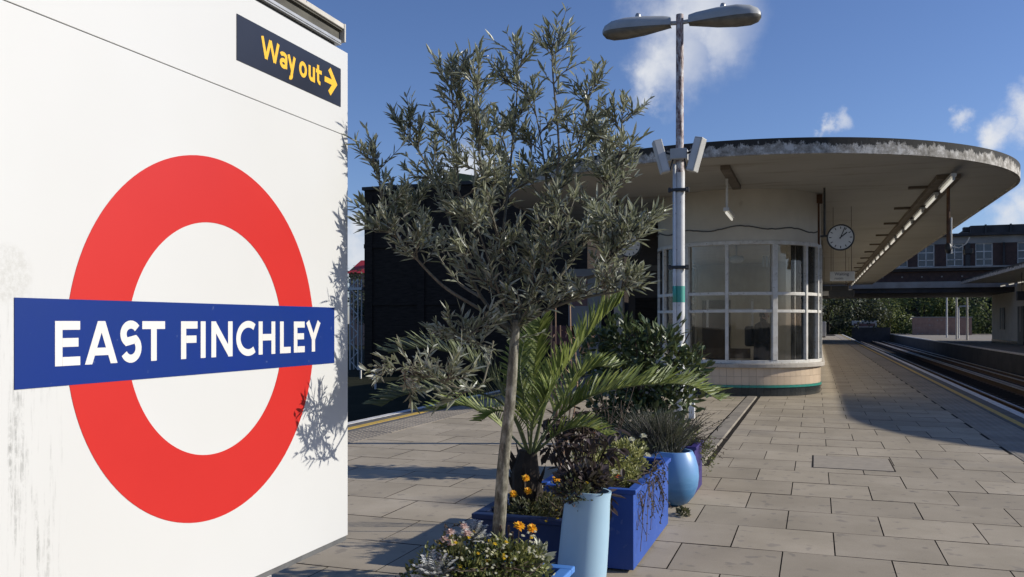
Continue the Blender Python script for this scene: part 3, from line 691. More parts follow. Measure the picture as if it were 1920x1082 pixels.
# ------------------------------------------------------------------ person inside the booth
def person(label, loc, rz):
    p = thing('person', label, 'person', loc, rz)
    J = {'pel': (0, 0, .92, .135, .10), 'sp': (0, .01, 1.12, .14, .10), 'ch': (0, .02, 1.32, .165, .11), 'nk': (0, .01, 1.46, .06, .06), 'hd': (0, -.02, 1.56, .075, .085), 'hd2': (0, -.02, 1.64, .07, .085),
         'ls': (.17, .02, 1.38, .065, .065), 'le': (.24, .03, 1.10, .05, .05), 'lw': (.20, -.14, .93, .036, .036), 'lh': (.18, -.20, .90, .035, .03),
         'rs': (-.17, .02, 1.38, .065, .065), 're': (-.24, .0, 1.11, .05, .05), 'rw': (-.16, -.20, 1.05, .036, .036), 'rh': (-.12, -.27, 1.07, .035, .03),
         'lk': (.10, -.03, .50, .068, .068), 'la': (.11, .02, .09, .048, .048), 'lt': (.12, -.14, .045, .04, .035), 'rk': (-.10, .0, .50, .068, .068), 'ra': (-.11, .05, .09, .048, .048), 'rt': (-.12, -.11, .045, .04, .035)}
    E_ = [('pel', 'sp'), ('sp', 'ch'), ('ch', 'nk'), ('nk', 'hd'), ('hd', 'hd2'), ('ch', 'ls'), ('ls', 'le'), ('le', 'lw'), ('lw', 'lh'), ('ch', 'rs'), ('rs', 're'), ('re', 'rw'), ('rw', 'rh'),
          ('pel', 'lk'), ('lk', 'la'), ('la', 'lt'), ('pel', 'rk'), ('rk', 'ra'), ('ra', 'rt')]
    ks = list(J); me = bpy.data.meshes.new('body'); me.from_pydata([J[k][:3] for k in ks], [(ks.index(a), ks.index(b)) for a, b in E_], [])
    me.materials.append(M['trouser'])
    o = bpy.data.objects.new('body', me); COL.objects.link(o); o.parent = p
    sk = o.modifiers.new('skin', 'SKIN'); sk.use_smooth_shade = True
    for i, k in enumerate(ks): me.skin_vertices[0].data[i].radius = J[k][3:]
    me.skin_vertices[0].data[0].use_root = True
    ss = o.modifiers.new('sub', 'SUBSURF'); ss.levels = 2; ss.render_levels = 2
    # head skin shell and features, hair, coat, bag
    MB().lathe([(.0, -.115), (.045, -.105), (.068, -.06), (.082, .0), (.083, .05), (.06, .10), (0, .125)], 20, (0, -.03, 1.60)).build('face', M['skin'], p, smooth=True)
    MB().lathe([(.0, .02), (.010, .018), (.016, -.02), (0, -.03)], 8, (0, -.115, 1.59)).build('nose', M['skin'], p, smooth=True)
    for s in (-1, 1): MB().lathe([(0, .02), (.018, 0), (0, -.02)], 8, (s*.084, -.02, 1.59)).build('ear', M['skin'], p, smooth=True)
    MB().lathe([(.088, -.03), (.092, .03), (.072, .105), (0, .14)], 20, (0, -.012, 1.60)).build('hair', M['hair'], p, smooth=True)
    MB().lathe([(.20, .62), (.19, .85), (.185, 1.05), (.20, 1.28), (.17, 1.41), (.07, 1.47)], 20).build('coat', M['coat'], p, smooth=True)
    for s in (-1, 1):
        MB().tube([(s*.17, .02, 1.39), (s*.245, .02, 1.10), (s*.19, -.15, 1.0)], [.075, .065, .05], 10).build('sleeve', M['coat'], p, smooth=True)
        for k in range(4): MB().tube([(s*.15+k*.014*s, -.21, 1.0-.01*k), (s*.14+k*.012*s, -.26, .985-.01*k), (s*.13+k*.012*s, -.275, .955-.01*k)], [.008, .0075, .006], 6).build('finger', M['skin'], p, smooth=True)
    MB().box(-.15, .15, .20, .36, .95, 1.38).build('backpack', M['coat'], p, bevel=.05)
    return p
person('person in a dark coat with a backpack standing inside the glazed waiting room', (-1.04, 18.66, .05), rad(75))
pp = tag(MB().box(-.01, .01, -.05, .05, 0, .42).build('folded_umbrella', M['paper']), 'pale folded umbrella held upright beside the person in the booth', 'umbrella'); pp.location = (-.76, 18.66, .85); pp.rotation_euler = (0, -.15, .3)

# ------------------------------------------------------------------ office building bridging the tracks
ob = thing('office_building', 'brick and concrete office block bridging the tracks behind the canopies', 'building', (0, 68, 0))
m = MB().box(-24, 40, 0, 14, 7.1, 7.62); m.build('parapet', M['concrete'], ob)
MB().box(-24, 40, -.35, 14, 7.622, 7.80).build('cornice', M['darkconc'], ob)
MB().box(-24, 40, .0, 14, 5.2, 5.5).build('sill_band', M['darkconc'], ob)
MB().box(-24, 40, -.25, -.002, 5.38, 5.5).build('string_course', M['concrete'], ob)
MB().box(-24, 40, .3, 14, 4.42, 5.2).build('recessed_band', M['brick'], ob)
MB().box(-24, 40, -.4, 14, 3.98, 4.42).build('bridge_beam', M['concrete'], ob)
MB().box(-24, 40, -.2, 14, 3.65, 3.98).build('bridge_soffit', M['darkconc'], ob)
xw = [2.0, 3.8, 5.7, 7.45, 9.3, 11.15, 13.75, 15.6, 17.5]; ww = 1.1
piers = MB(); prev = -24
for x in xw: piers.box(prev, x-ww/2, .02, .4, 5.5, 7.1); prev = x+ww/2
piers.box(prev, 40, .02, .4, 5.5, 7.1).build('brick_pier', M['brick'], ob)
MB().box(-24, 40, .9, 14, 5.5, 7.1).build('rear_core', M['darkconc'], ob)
for x in xw:
    fr = MB().box(x-.55, x-.48, .1, .22, 5.5, 7.1).box(x+.48, x+.55, .1, .22, 5.5, 7.1).box(x-.48, x+.48, .1, .22, 7.03, 7.1).box(x-.48, x+.48, .1, .22, 5.5, 5.57).box(x-.48, x+.48, .1, .22, 6.48, 6.55).box(x-.03, x+.03, .1, .22, 5.57, 6.48).box(x-.03, x+.03, .1, .22, 6.55, 7.03).box(x-.48, x+.48, .1, .22, 5.95, 6.0)
    fo = fr.build('window', M['white_paint'], ob)
    MB().box(x-.48, x+.48, .14, .16, 5.57, 7.03).build('pane', M['farglass'], fo)
MB().tube([(12.35, -.08, 4.5), (12.35, -.08, 7.1)], .07, 8).build('drain_pipe', M['darkconc'], ob)
MB().box(9.95, 10.25, -.15, .01, 5.5, 7.1).build('dark_column', M['black'], ob)
for i in range(14): MB().tube([(2+i*1.3, .295, 4.8), (2+i*1.3, .25, 4.8)], .06, 8).build('vent', M['concrete'], ob)
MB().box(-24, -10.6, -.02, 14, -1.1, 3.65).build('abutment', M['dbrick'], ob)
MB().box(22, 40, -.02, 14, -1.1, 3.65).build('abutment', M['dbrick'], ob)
rp = MB().box(10.6, 20, 2, 8, 7.8, 8.55).box(10.2, 10.6, 2.4, 3, 8.2, 8.5); rp.build('roof_plant', M['darkconc'], ob)
for x in (11.5, 13.1, 15): MB().box(x, x+.12, 1.9, 2.0, 7.8, 8.6).build('plant_louvre', M['black'], ob)
# dark brick building left of the tracks
db = thing('brick_building', 'tall dark brick building in shade beyond the left-hand track', 'building', (-16.3, 40, 0))
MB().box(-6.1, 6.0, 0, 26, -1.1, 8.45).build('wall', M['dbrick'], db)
MB().box(-6.2, 6.1, -.1, 26.1, 8.452, 8.62).build('coping', M['darkconc'], db)
for x in (-6.0, -3.0, .0, 3.0, 5.6): MB().box(x, x+.4, -.10, -.001, -1.1, 8.2).build('pilaster', M['dbrick'], db)
for z in (2.4, 5.4): MB().box(-6.1, 6.0, -.07, -.0005, z, z+.22).build('string_course', M['dbrick'], db)
MB().add([(-2.6, .4, 8.62), (1.6, .4, 8.62), (-1.2, .4, 9.2), (-2.6, 9, 8.62), (1.6, 9, 8.62), (-1.2, 9, 9.2)], [(0, 1, 2), (3, 5, 4), (0, 2, 5, 3), (1, 4, 5, 2)]).build('roof_hatch', M['rachis'], db)
# ------------------------------------------------------------------ opposite platform: canopy and building
c2 = thing('opposite_canopy', 'weathered concrete canopy over the opposite platform with rounded nose', 'canopy', (14.7, 18.2, 0))
MB().prism(stadium(5.12, 48.6), 4.22, 4.44).build('soffit_slab', M['soffit'], c2)
m = MB().arc(0, 0, 5.122, 5.18, -H2, H2, 4.19, 4.47, 60)
for s in (-1, 1):
    a, b = sorted((s*5.122, s*5.18)); m.box(a, b, .001, 48.6, 4.19, 4.47)
m.build('fascia', M['fascia'], c2, smooth=True, sharp=30)
MB().prism(stadium(5.118, 48.6), 4.443, 4.462).build('roof_felt', M['roof'], c2)
for i in range(8): copy_thing(b0, (11.6, 45+i*2.6, 3.92), ORD[i]+' fluorescent tube from the near end of the row under the opposite canopy', 'tube lights under the opposite canopy')
rb = thing('opposite_waiting_room', 'cream waiting room on the opposite platform with dark doorway', 'building', (13.0, 24, 0))
MB().box(0, 3.6, 0, 52, 0, 4.21).build('wall', M['cream'], rb)
for y in (28, 34, 37.5, 41, 47):
    fo = MB().box(-.05, -.001, y, y+1.7, 0 if y in (34, 41) else 1.0, 2.6).build('doorway' if y in (34, 41) else 'window', M['black'], rb)
    MB().box(-.07, -.052, y+.82, y+.88, .9, 2.6).build('frame', M['white_paint'], fo)
MB().box(-.03, -.001, 0, 52, .02, .22).build('plinth', M['blacktile'], rb)
for x, y in ((11.2, 46), (11.0, 53)):
    q = thing('hanging_indicator', 'dark train indicator hanging under the opposite canopy' if y == 46 else 'farther dark indicator hanging under the opposite canopy', 'sign', (x, y, 2.95))
    MB().box(-.75, .75, -.12, .12, -.25, .25).build('casing', M['black'], q, bevel=.02); MB().tube([(-.5, 0, .25), (-.5, 0, 1.27)], .02).build('hanger_rod', M['black'], q); MB().tube([(.5, 0, .25), (.5, 0, 1.27)], .02).build('hanger_rod', M['black'], q)
# far wall, lamp posts
fw = thing('brick_boundary_wall', 'brick wall in a sunlit tone with stone coping beyond the bridge', 'wall', (11.2, 116, 0))
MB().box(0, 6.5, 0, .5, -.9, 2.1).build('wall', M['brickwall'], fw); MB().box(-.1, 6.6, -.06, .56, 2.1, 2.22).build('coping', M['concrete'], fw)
fw2 = thing('low_hoarding', 'low white and dark hoarding left of the far brick wall', 'hoarding', (4.4, 120, 0))
MB().box(0, 3.0, 0, .1, .9, 1.75).build('panel', M['signwhite'], fw2); MB().box(.2, 2.8, -.02, -.001, 1.0, 1.4).build('print', M['posterred'], fw2); MB().box(0, 4.6, .02, .12, -1.1, .88).build('skirt', M['darkconc'], fw2)
def far_lamp(x, y, h, lab, twin=True):
    t = thing('lamp_post', lab, 'lamp post', (x, y, 0), 0)
    MB().tube([(0, 0, 0), (0, 0, h)], [.09, .065], 8).build('pole', M['postwhite'], t)
    for s in ((-1, 1) if twin else (1,)): MB().add([(s*.05, -.12, h), (s*.95, -.16, h+.02), (s*.95, .16, h+.02), (s*.05, .12, h), (s*.05, -.09, h+.13), (s*.85, -.1, h+.17), (s*.85, .1, h+.17), (s*.05, .09, h+.13)],
            [(0, 3, 2, 1), (4, 5, 6, 7), (0, 1, 5, 4), (1, 2, 6, 5), (2, 3, 7, 6), (3, 0, 4, 7)]).build('lamp_head', M['lampgrey'], t)
far_lamp(12.4, 96, 4.6, 'far twin-headed lamp post on the sunlit end of the opposite platform')
far_lamp(12.9, 92, 3.0, 'short single lamp post left of the far brick wall', False)
far_lamp(11.9, 78+8, 4.9, 'plain white post beside the tracks under the bridge', True)
far_lamp(12.3, 83, 5.2, 'rightmost white post just beyond the opposite waiting room', True)
# platform end clutter beyond the booth
cb = thing('equipment_cabinet', 'small pale cabinet at the far end of the platform past the booth', 'cabinet', (.45, 92, 0)); MB().box(-.5, .5, 0, .5, .1, 1.6).build('casing', M['signwhite'], cb, bevel=.03); MB().box(-.45, .45, .02, .48, 0, .1).build('plinth', M['black'], cb)
# left gap: signal gantry, red roof, wire
gt = thing('lattice_mast', 'white lattice mast seen in the gap right of the station sign', 'mast', (-24.05, 42, -1.1))
lm = MB()
for x in (-.25, .25):
    for y in (-.2, .2): lm.tube([(x, y, 0), (x, y, 5.0)], .05, 6)
for i in range(10):
    z = .5*i; s = 1 if i % 2 else -1; lm.tube([(-.25*s, -.2, z), (.25*s, -.2, z+.5)], .03, 5)
lm.build('lattice', M['postwhite'], gt); MB().box(-.6, .5, -.25, .25, 4.4, 4.55).build('platform_plate', M['postwhite'], gt)
rr = thing('distant_house', 'distant house with red roof in the gap beside the station sign', 'house', (-47, 86, -1.1))
MB().box(-3, 3, 0, 6, 0, 8.2).build('wall', M['brickwall'], rr); MB().add([(-3.3, -.3, 8.2), (3.3, -.3, 8.2), (3.3, 6.3, 8.2), (-3.3, 6.3, 8.2), (-3.3, 3, 9.9), (3.3, 3, 9.9)], [(0, 1, 5, 4), (2, 3, 4, 5), (0, 4, 3), (1, 2, 5)]).build('roof', M['signalred'], rr)
for x in (-2, 0, 2): MB().box(x-.5, x+.5, -.05, -.001, 5, 6.6).build('window', M['farglass'], rr)
MB().box(1.2, 1.9, 2, 2.8, 8.6, 11.6).build('chimney', M['brick'], rr)
tag(MB().tube([(-40, 60, 10.2), (-30, 52, 9.3), (-22.2, 43, 9.0)], .035, 5).build('overhead_wire', M['black']), 'thin black overhead wire crossing the sky gap beside the sign', 'wire')
for (x, y) in ((-19.9, 35.2), (-16.2, 29.8)):
    tag(MB().box(-.03, .03, -.04, .04, -1.1, -.5).box(-.15, .15, -.06, -.04, -.7, -.45).build('marker_board', M['signwhite'], loc=(x, y, 0), bevel=.01), 'small white trackside marker in the shade beyond the left track, the '+('left' if y > 32 else 'right')+' one of two', 'marker', 'trackside markers')

# ------------------------------------------------------------------ far trees
def tree(x, y, h, cr, leafm, label, nl=2200, sz=.34, z0=-1.1):
    t = thing('broadleaf_tree', label, 'tree', (x, y, z0), 0, 'trees beyond the station')
    m = MB().tube([(0, 0, 0), (.1, 0, h*.3), (.0, .1, h*.55)], [.25, .18, .10], 8); lobes = []
    for i in range(9):
        a = R.uniform(0, 6.28); rr_ = cr*R.uniform(.25, .75); z = h*R.uniform(.22, .86); p = (rr_*math.cos(a), rr_*math.sin(a), z); lobes.append((p, cr*R.uniform(.32, .55)))
        m.tube([(0, 0, h*.3), (p[0]*.5, p[1]*.5, z*.8), p], [.12, .07, .02], 5)
    m.build('trunk', M['treebark'], t)
    c = MB()
    for i in range(nl):
        p, r = R.choice(lobes); d = Vector((R.gauss(0, 1), R.gauss(0, 1), R.gauss(0, .8))).normalized(); q = Vector(p)+d*r*R.uniform(.55, 1.05)
        c.leaf(q, Vector((R.gauss(0, 1), R.gauss(0, 1), R.gauss(-.2, .6))), d+Vector((0, 0, .6)), sz*R.uniform(.7, 1.4), sz*.6, .2)
    c.build('crown', leafm, t); return t
TS = [(-3, 118, 8.0, 4.2, 0), (1.5, 126, 8.6, 4.6, 0), (5.5, 122, 7.6, 4.0, 0), (9.5, 130, 9.0, 4.6, 1), (13.5, 126, 7.4, 4.2, 1), (17.5, 128, 8.2, 4.4, 1), (21.5, 124, 7.8, 4.2, 1), (-8, 124, 9.5, 4.8, 0), (26, 130, 9, 5, 1), (3.2, 140, 10, 5, 1)]
TL = ['dark tree behind the end of the platform, nearest the booth', 'dark green tree second from the booth beyond the bridge', 'dark tree above the low white hoarding', 'light green tree between the hoarding and the brick wall', 'light green tree behind the far brick wall', 'light green tree right of the brick wall', 'light tree behind the opposite waiting room end', 'dark tall tree left of the platform end behind the booth', 'far right tree behind the opposite waiting room', 'tall light tree farthest back between the dark trees']
for (x, y, h, cr, k), lab in zip(TS, TL): tree(x, y, h+1, cr, M['darktreeleaf'] if k == 0 else M['treeleaf'], lab)
hb = MB()
for i in range(9000):
    x = R.uniform(-22, 40); z = R.uniform(-1.1, 1.6+2.2*abs(math.sin(x*.23)*math.sin(x*.61+1))+R.uniform(0, .8)); hb.leaf((x, 133+R.uniform(-1.5, 1.5)+R.uniform(0, 2), z), (R.gauss(0, 1), R.gauss(0, 1), R.gauss(.2, .6)), (R.gauss(0, 1), -1, .5), R.uniform(.3, .6), .3, .2)
stuff(hb.build('undergrowth', M['treeleaf']))
wd = MB()
for i in range(9000):
    x = R.uniform(-30, 52); z = R.uniform(-1.1, 1)*0+R.uniform(-1, 7.5+2.5*math.sin(x*.31)*math.sin(x*.13+2)); wd.leaf((x, 146+R.uniform(0, 3), z), (R.gauss(0, 1), R.gauss(0, .4), R.gauss(.2, .7)), (R.gauss(0, .6), -1, .6), R.uniform(.7, 1.4), .8, .2)
stuff(wd.build('distant_woodland', M['darktreeleaf']))
tree(-33.5, 62, 7.5, 2.6, M['darktreeleaf'], 'dark tree in the gap between the station sign and the dark brick building', 1500, .26)

# ------------------------------------------------------------------ station sign (enamel panel)
SX = -1.888; HC = 1.5
sg = thing('station_sign', 'large white enamel sign with red ring and blue EAST FINCHLEY bar', 'station sign', (SX, 0, 0))
Y0, Y1 = 1.47, 3.228
def panel(z0, z1): return MB().box(-.09, 0, Y0, Y1, z0, z1)
panel(.592, 2.2945).build('panel', M['enamel'], sg, bevel=.0015)
panel(2.297, 2.652).build('top_panel', M['enamel'], sg, bevel=.0015)
MB().box(-.085, -.003, Y0+.005, Y1-.005, 2.28, 2.31).build('panel_joint', M['seal'], sg)
MB().box(-.088, -.002, Y0, Y1-.01, .572, .5905).build('bottom_trim', M['seal'], sg)
n = 128; RC = (2.363, HC-.0524)
def annulus(r0, r1, x0, x1):
    m = MB(); vs = []
    for k in range(n):
        a = 2*math.pi*k/n; c_, s_ = math.cos(a), math.sin(a)
        for r, x in ((r0, x0), (r1, x0), (r1, x1), (r0, x1)): vs.append((x, RC[0]+r*c_, RC[1]+r*s_))
    fs = []
    for k in range(n):
        q = (k+1) % n
        for i in range(4): fs.append((k*4+i, q*4+i, q*4+(i+1) % 4, k*4+(i+1) % 4))
    return m.add(vs, fs)
annulus(.384, .600, .0003, .0011).build('ring', M['red'], sg)
bar = MB().box(.0003, .0022, 1.606, 3.116, RC[1]-.1152, RC[1]+.1152).build('name_bar', M['blue'], sg)
# stroke lettering: polylines thickened to flat strips
def strip(m, pts, w, x0, x1, closed=False):
    P_ = [Vector((p[0], p[1])) for p in pts]; nn = len(P_); Ls, Rs = [], []
    for i in range(nn):
        a = P_[i-1] if (i > 0 or closed) else None; b = P_[(i+1) % nn] if (i < nn-1 or closed) else None
        d1 = (P_[i]-a).normalized() if a is not None else None; d2 = (b-P_[i]).normalized() if b is not None else None
        if d1 is None: d1 = d2
        if d2 is None: d2 = d1
        n1, n2 = Vector((-d1.y, d1.x)), Vector((-d2.y, d2.x)); q = (n1+n2)
        q = q.normalized() if q.length > .05 else n1
        k = w*.5/max(.35, q.dot(n1)); Ls.append(P_[i]+q*k); Rs.append(P_[i]-q*k)
    vs = []
    for l, r in zip(Ls, Rs): vs += [(x0, l.x, l.y), (x0, r.x, r.y), (x1, l.x, l.y), (x1, r.x, r.y)]
    fs = []
    for i in range(nn if closed else nn-1):
        a, b = i*4, ((i+1) % nn)*4
        fs += [(a+2, a+3, b+3, b+2), (a, b, b+1, a+1), (a, a+2, b+2, b), (a+1, b+1, b+3, a+3)]
    if not closed: fs += [(0, 1, 3, 2), (nn*4-4, nn*4-2, nn*4-1, nn*4-3)]
    m.add(vs, fs)
def arcpts(cx, cy, rx, ry, a0, a1, k=18): return [(cx+rx*math.cos(rad(a0+(a1-a0)*i/k)), cy+ry*math.sin(rad(a0+(a1-a0)*i/k))) for i in range(k+1)]
def glyph(m, ch, y0, y1, z0, h, w, x0, x1):
    W_ = y1-y0; e = w/2
    def S(pts, closed=False): strip(m, [(y0+p[0], z0+p[1]) for p in pts], w, x0+S.i, x1+S.i, closed); S.i += .00015
    S.i = 0
    if ch in 'EFLTHI':
        if ch != 'T': S([(e, 0), (e, h)])
        if ch in 'EF': S([(w, h-e), (W_, h-e)]); S([(w, h*.52), (W_*.93, h*.52)])
        if ch in 'EL': S([(w, e), (W_, e)])
        if ch == 'T': S([(0, h-e), (W_, h-e)]); S([(W_/2, 0), (W_/2, h-w)])
        if ch == 'H': S([(W_-e, 0), (W_-e, h)]); S([(w, h*.52), (W_-w, h*.52)])
    elif ch == 'A':
        a_ = w*.56; wb = w*1.07; yi = (W_/2-wb)*h/(W_/2-a_)
        for pl in ([(0, 0), (wb, 0), (W_/2, yi), (W_/2, h), (W_/2-a_, h)], [(W_-wb, 0), (W_, 0), (W_/2+a_, h), (W_/2, h), (W_/2, yi)], [(W_*.27, h*.20), (W_*.73, h*.20), (W_*.66, h*.20+w*.9), (W_*.34, h*.20+w*.9)]):
            k_ = len(pl); S.i += .00012
            m.add([(x_, y0+q_[0], z0+q_[1]) for x_ in (x0, x1+S.i) for q_ in pl], [tuple(range(k_, 2*k_))]+[(e_, (e_+1) % k_, k_+(e_+1) % k_, k_+e_) for e_ in range(k_)])
    elif ch == 'N': S([(e, 0), (e, h)]); S([(W_-e, 0), (W_-e, h)]); S([(e, h-e*.6), (W_-e, e*.6)])
    elif ch == 'Y': S([(W_/2, 0), (W_/2, h*.46)]); S([(e, h), (W_/2, h*.42)]); S([(W_-e, h), (W_/2, h*.42)])
    elif ch == 'C': S(arcpts(W_*.62, h/2, W_*.62-e, h/2-e+.002, 52, 308, 28))
    elif ch == 'S':
        r1 = h*.265-e*.35; r2 = h*.295-e*.35
        top = arcpts(W_*.5, h-e-r1+.002, W_*.42-e*.5, r1, 35, 235, 14); bot = arcpts(W_*.5, e+r2-.002, W_*.5-e, r2, 55, -150, 16)
        S(top+bot)
    elif ch == 'W': S([(e, h), (W_*.27, e*.3)]); S([(W_*.27, e*.3), (W_*.5, h*.97)]); S([(W_*.5, h*.97), (W_*.73, e*.3)]); S([(W_*.73, e*.3), (W_-e, h)])
    elif ch == 'a': S(arcpts(W_*.48, h*.70, W_*.48-e*.5, h*.30-e, 160, 0, 12)+[(W_-e, 0)]); S(arcpts(W_*.48, h*.28, W_*.46-e*.6, h*.28-e*.6, 0, 360, 18)[:-1], True)
    elif ch == 'y': S([(e, h), (W_*.56, h*.08)]); S([(W_-e, h), (W_*.50, -h*.18)]+arcpts(W_*.30, -h*.22, W_*.22, h*.20, -10, -110, 6))
    elif ch == 'o': S(arcpts(W_/2, h/2, W_/2-e, h/2-e+.001, 0, 360, 28)[:-1], True)
    elif ch == 'u': S([(e, h)]+arcpts(W_/2, h*.40, W_/2-e, h*.40-e, 180, 360, 14)+[(W_-e, h*.4)]); S([(W_-e, 0), (W_-e, h)])
    elif ch == 't': S([(W_*.38, h*1.30), (W_*.38, h*.35)]+arcpts(W_*.38+h*.26, h*.34, h*.26, h*.34-e, 180, 275, 8)); S([(0, h-e), (W_, h-e)])
lt = MB(); CH = .1195; zb = RC[1]-CH/2-.003
for ch, a, b in [('E', 1.7266, 1.8081), ('A', 1.8244, 1.9405), ('S', 1.9505, 2.0335), ('T', 2.0367, 2.131), ('F', 2.2015, 2.2781), ('I', 2.2934, 2.3167), ('N', 2.3456, 2.4548), ('C', 2.4749, 2.5834), ('H', 2.6011, 2.7013), ('L', 2.7314, 2.8000), ('E', 2.8216, 2.8950), ('Y', 2.9050, 3.010)]:
    glyph(lt, ch, a, b, zb, CH, .0236, .0024, .0028)
lt.build('lettering', M['letter'], bar)
# legs
for y in (2.68, 2.04):
    MB().box(-.075, -.015, y-.03, y+.03, 0, .571).build('leg', M['alu'], sg, bevel=.008)
    MB().box(-.11, .02, y-.07, y+.07, 0, .012).build('foot_plate', M['alu'], sg)
# light trough along the top
tr = thing('light_trough', 'grey lighting trough with cream flange running along the sign top', 'light trough', (SX, 0, 0))
MB().box(-.09, .012, Y0, 3.178, 2.738, 2.760).build('top_flange', M['flange'], tr, bevel=.003)
MB().box(-.085, -.010, Y0, 3.178, 2.690, 2.737).box(-.009, .004, Y0, 3.178, 2.731, 2.737).build('reflector', M['trough'], tr)
MB().box(-.05, .003, Y0, 3.17, 2.668, 2.689).box(.0035, .006, Y0, 3.17, 2.674, 2.677).build('rail', M['alu'], tr, bevel=.002)
MB().box(-.06, -.012, Y0, 3.14, 2.6525, 2.6675).build('gasket', M['black'], tr)
MB().box(-.09, .014, 3.179, 3.190, 2.684, 2.762).build('end_cap', M['flange'], tr, bevel=.002)
# Way out sign
wo = thing('way_out_sign', 'dark navy Way out sign with yellow lettering and arrow on the white panel', 'sign', (SX, 0, 0))
MB().box(.0003, .0022, 2.479, 3.167, HC+.908, HC+1.068).build('sign_plate', M['navy'], wo)
wl = MB(); zb = HC+.957; xh = .060
glyph(wl, 'W', 2.6156, 2.7277, zb, .079, .0150, .0024, .0028)
for ch, a, b in [('a', 2.7320, 2.7770), ('y', 2.7790, 2.834), ('o', 2.8572, 2.9110), ('u', 2.9225, 2.9680), ('t', 2.975, 3.018)]: glyph(wl, ch, a, b, zb, xh, .0150, .0024, .0028)
wl.build('lettering', M['yellow'], wo)
ar = MB(); zm = zb+.036
strip(ar, [(3.040, zm), (3.112, zm)], .022, .0024, .0028); strip(ar, [(3.076, zm+.050), (3.122, zm), (3.076, zm-.050)], .024, .0026, .0030)
ar.build('arrow', M['yellow'], wo)

# ------------------------------------------------------------------ lamp post
lpst = thing('lamp_post', 'tall white twin-headed lamp post with peeling paint and two loudspeakers behind the planters', 'lamp post', (-1.585, 10.68, 0))
MB().tube([(0, 0, 0), (0, 0, 3.35)], .062, 20).build('lower_pole', M['postwhite'], lpst, smooth=True, sharp=40)
MB().tube([(0, 0, 3.35), (0, 0, 3.42), (0, 0, 5.3)], [.062, .049, .046], 20).build('upper_pole', M['peel'], lpst, smooth=True, sharp=40)
MB().tube([(-.055, -.06, 0), (-.055, -.06, 3.45)], .022, 10).build('conduit', M['postwhite'], lpst, smooth=True)
MB().tube([(0, 0, 1.75), (0, 0, 1.95)], .0635, 20).build('teal_band', M['teal_band'], lpst, smooth=True, sharp=40)
MB().tube([(-.055, -.06, 1.75), (-.055, -.06, 1.95)], .0232, 10).build('teal_band', M['teal_band'], lpst, smooth=True)
for z in (3.13, 2.18):
    MB().box(-.12, .10, -.085, -.02, z-.02, z+.02).box(-.13, -.10, -.09, -.04, z-.03, z+.03).box(.07, .12, -.06, -.02, z-.03, z+.03).build('clamp', M['black'], lpst, bevel=.006)
MB().box(-.10, .10, -.13, .05, 3.50, 3.63).build('junction_box', M['lampgrey'], lpst, bevel=.01)
for s in (-1, 1):
    sp = MB().box(-.055, .055, -.06, .06, -.21, .21).build('loudspeaker', M['speaker'], lpst, bevel=.01); sp.location = (s*.215, -.10, 3.54); sp.rotation_euler = (rad(-6), s*rad(14), s*rad(-22))
    MB().box(-.04, .04, -.064, -.061, -.19, .19).build('speaker_grille', M['signwhite'], sp)
    MB().tube([(s*.10, -.04, 3.58), (s*.18, -.05, 3.6)], .014, 6).tube([(s*.07, -.09, 3.5), (s*.10, -.13, 3.36), (s*.16, -.13, 3.36), (s*.17, -.09, 3.6), (s*.14, -.08, 3.66)], .010, 6).build('speaker_bracket', M['black'], lpst)
    MB().tube([(0, 0, 5.20), (s*.17, 0, 5.21)], .026, 10).build('head_arm', M['lampgrey'], lpst)
    # streetlight head: rounded shell, tapering to the arm
    secs = [(.11, .075, .0, .115), (.20, .095, -.02, .135), (.45, .135, -.065, .160), (.68, .155, -.085, .165), (.84, .145, -.085, .14), (.93, .105, -.06, .095), (.965, .05, -.02, .045)]
    sh = MB(); k = 14; o_ = len(sh.v)
    for (x, w, zl, zu) in secs:
        for i in range(k):
            a = math.pi*i/(k-1); sh.v.append((s*x, w*math.cos(a), zu*max(0, math.sin(a))**.8+5.17))
    for i in range(len(secs)-1):
        for j in range(k-1): f_ = (i*k+j, i*k+j+1, (i+1)*k+j+1, (i+1)*k+j); sh.f.append(f_ if s > 0 else f_[::-1]); sh.mi.append(0)
    sh.f.append(tuple(range(k))); sh.mi.append(0)
    hd = sh.build('lamp_head', M['lampgrey'], lpst, smooth=True, sharp=50)
    ln_ = MB()
    for (x, w, zl, zu) in secs:
        for i in range(k):
            a = math.pi*i/(k-1); ln_.v.append((s*x, w*.97*math.cos(a), zl*max(0, math.sin(a))**.7+5.17))
    for i in range(len(secs)-1):
        for j in range(k-1): f_ = (i*k+j, (i+1)*k+j, (i+1)*k+j+1, i*k+j+1); ln_.f.append(f_ if s > 0 else f_[::-1]); ln_.mi.append(0)
    ln_.build('lens', M['lens'], hd, smooth=True)
    MB().lathe([(.035, 0), (.035, .03), (.025, .05), (0, .055)], 12, (s*.52, 0, 5.325)).build('photocell', M['alu'], hd, smooth=True)
wb = thing('white_marker_post', 'short white post standing on the paving behind the laurel shrub', 'post', (-1.83, 13.6, 0))
MB().box(-.045, .045, -.045, .045, 0, .50).build('shaft', M['postwhite'], wb, bevel=.01); MB().box(-.06, .06, -.06, .06, .50, .54).build('cap', M['postwhite'], wb, bevel=.01)

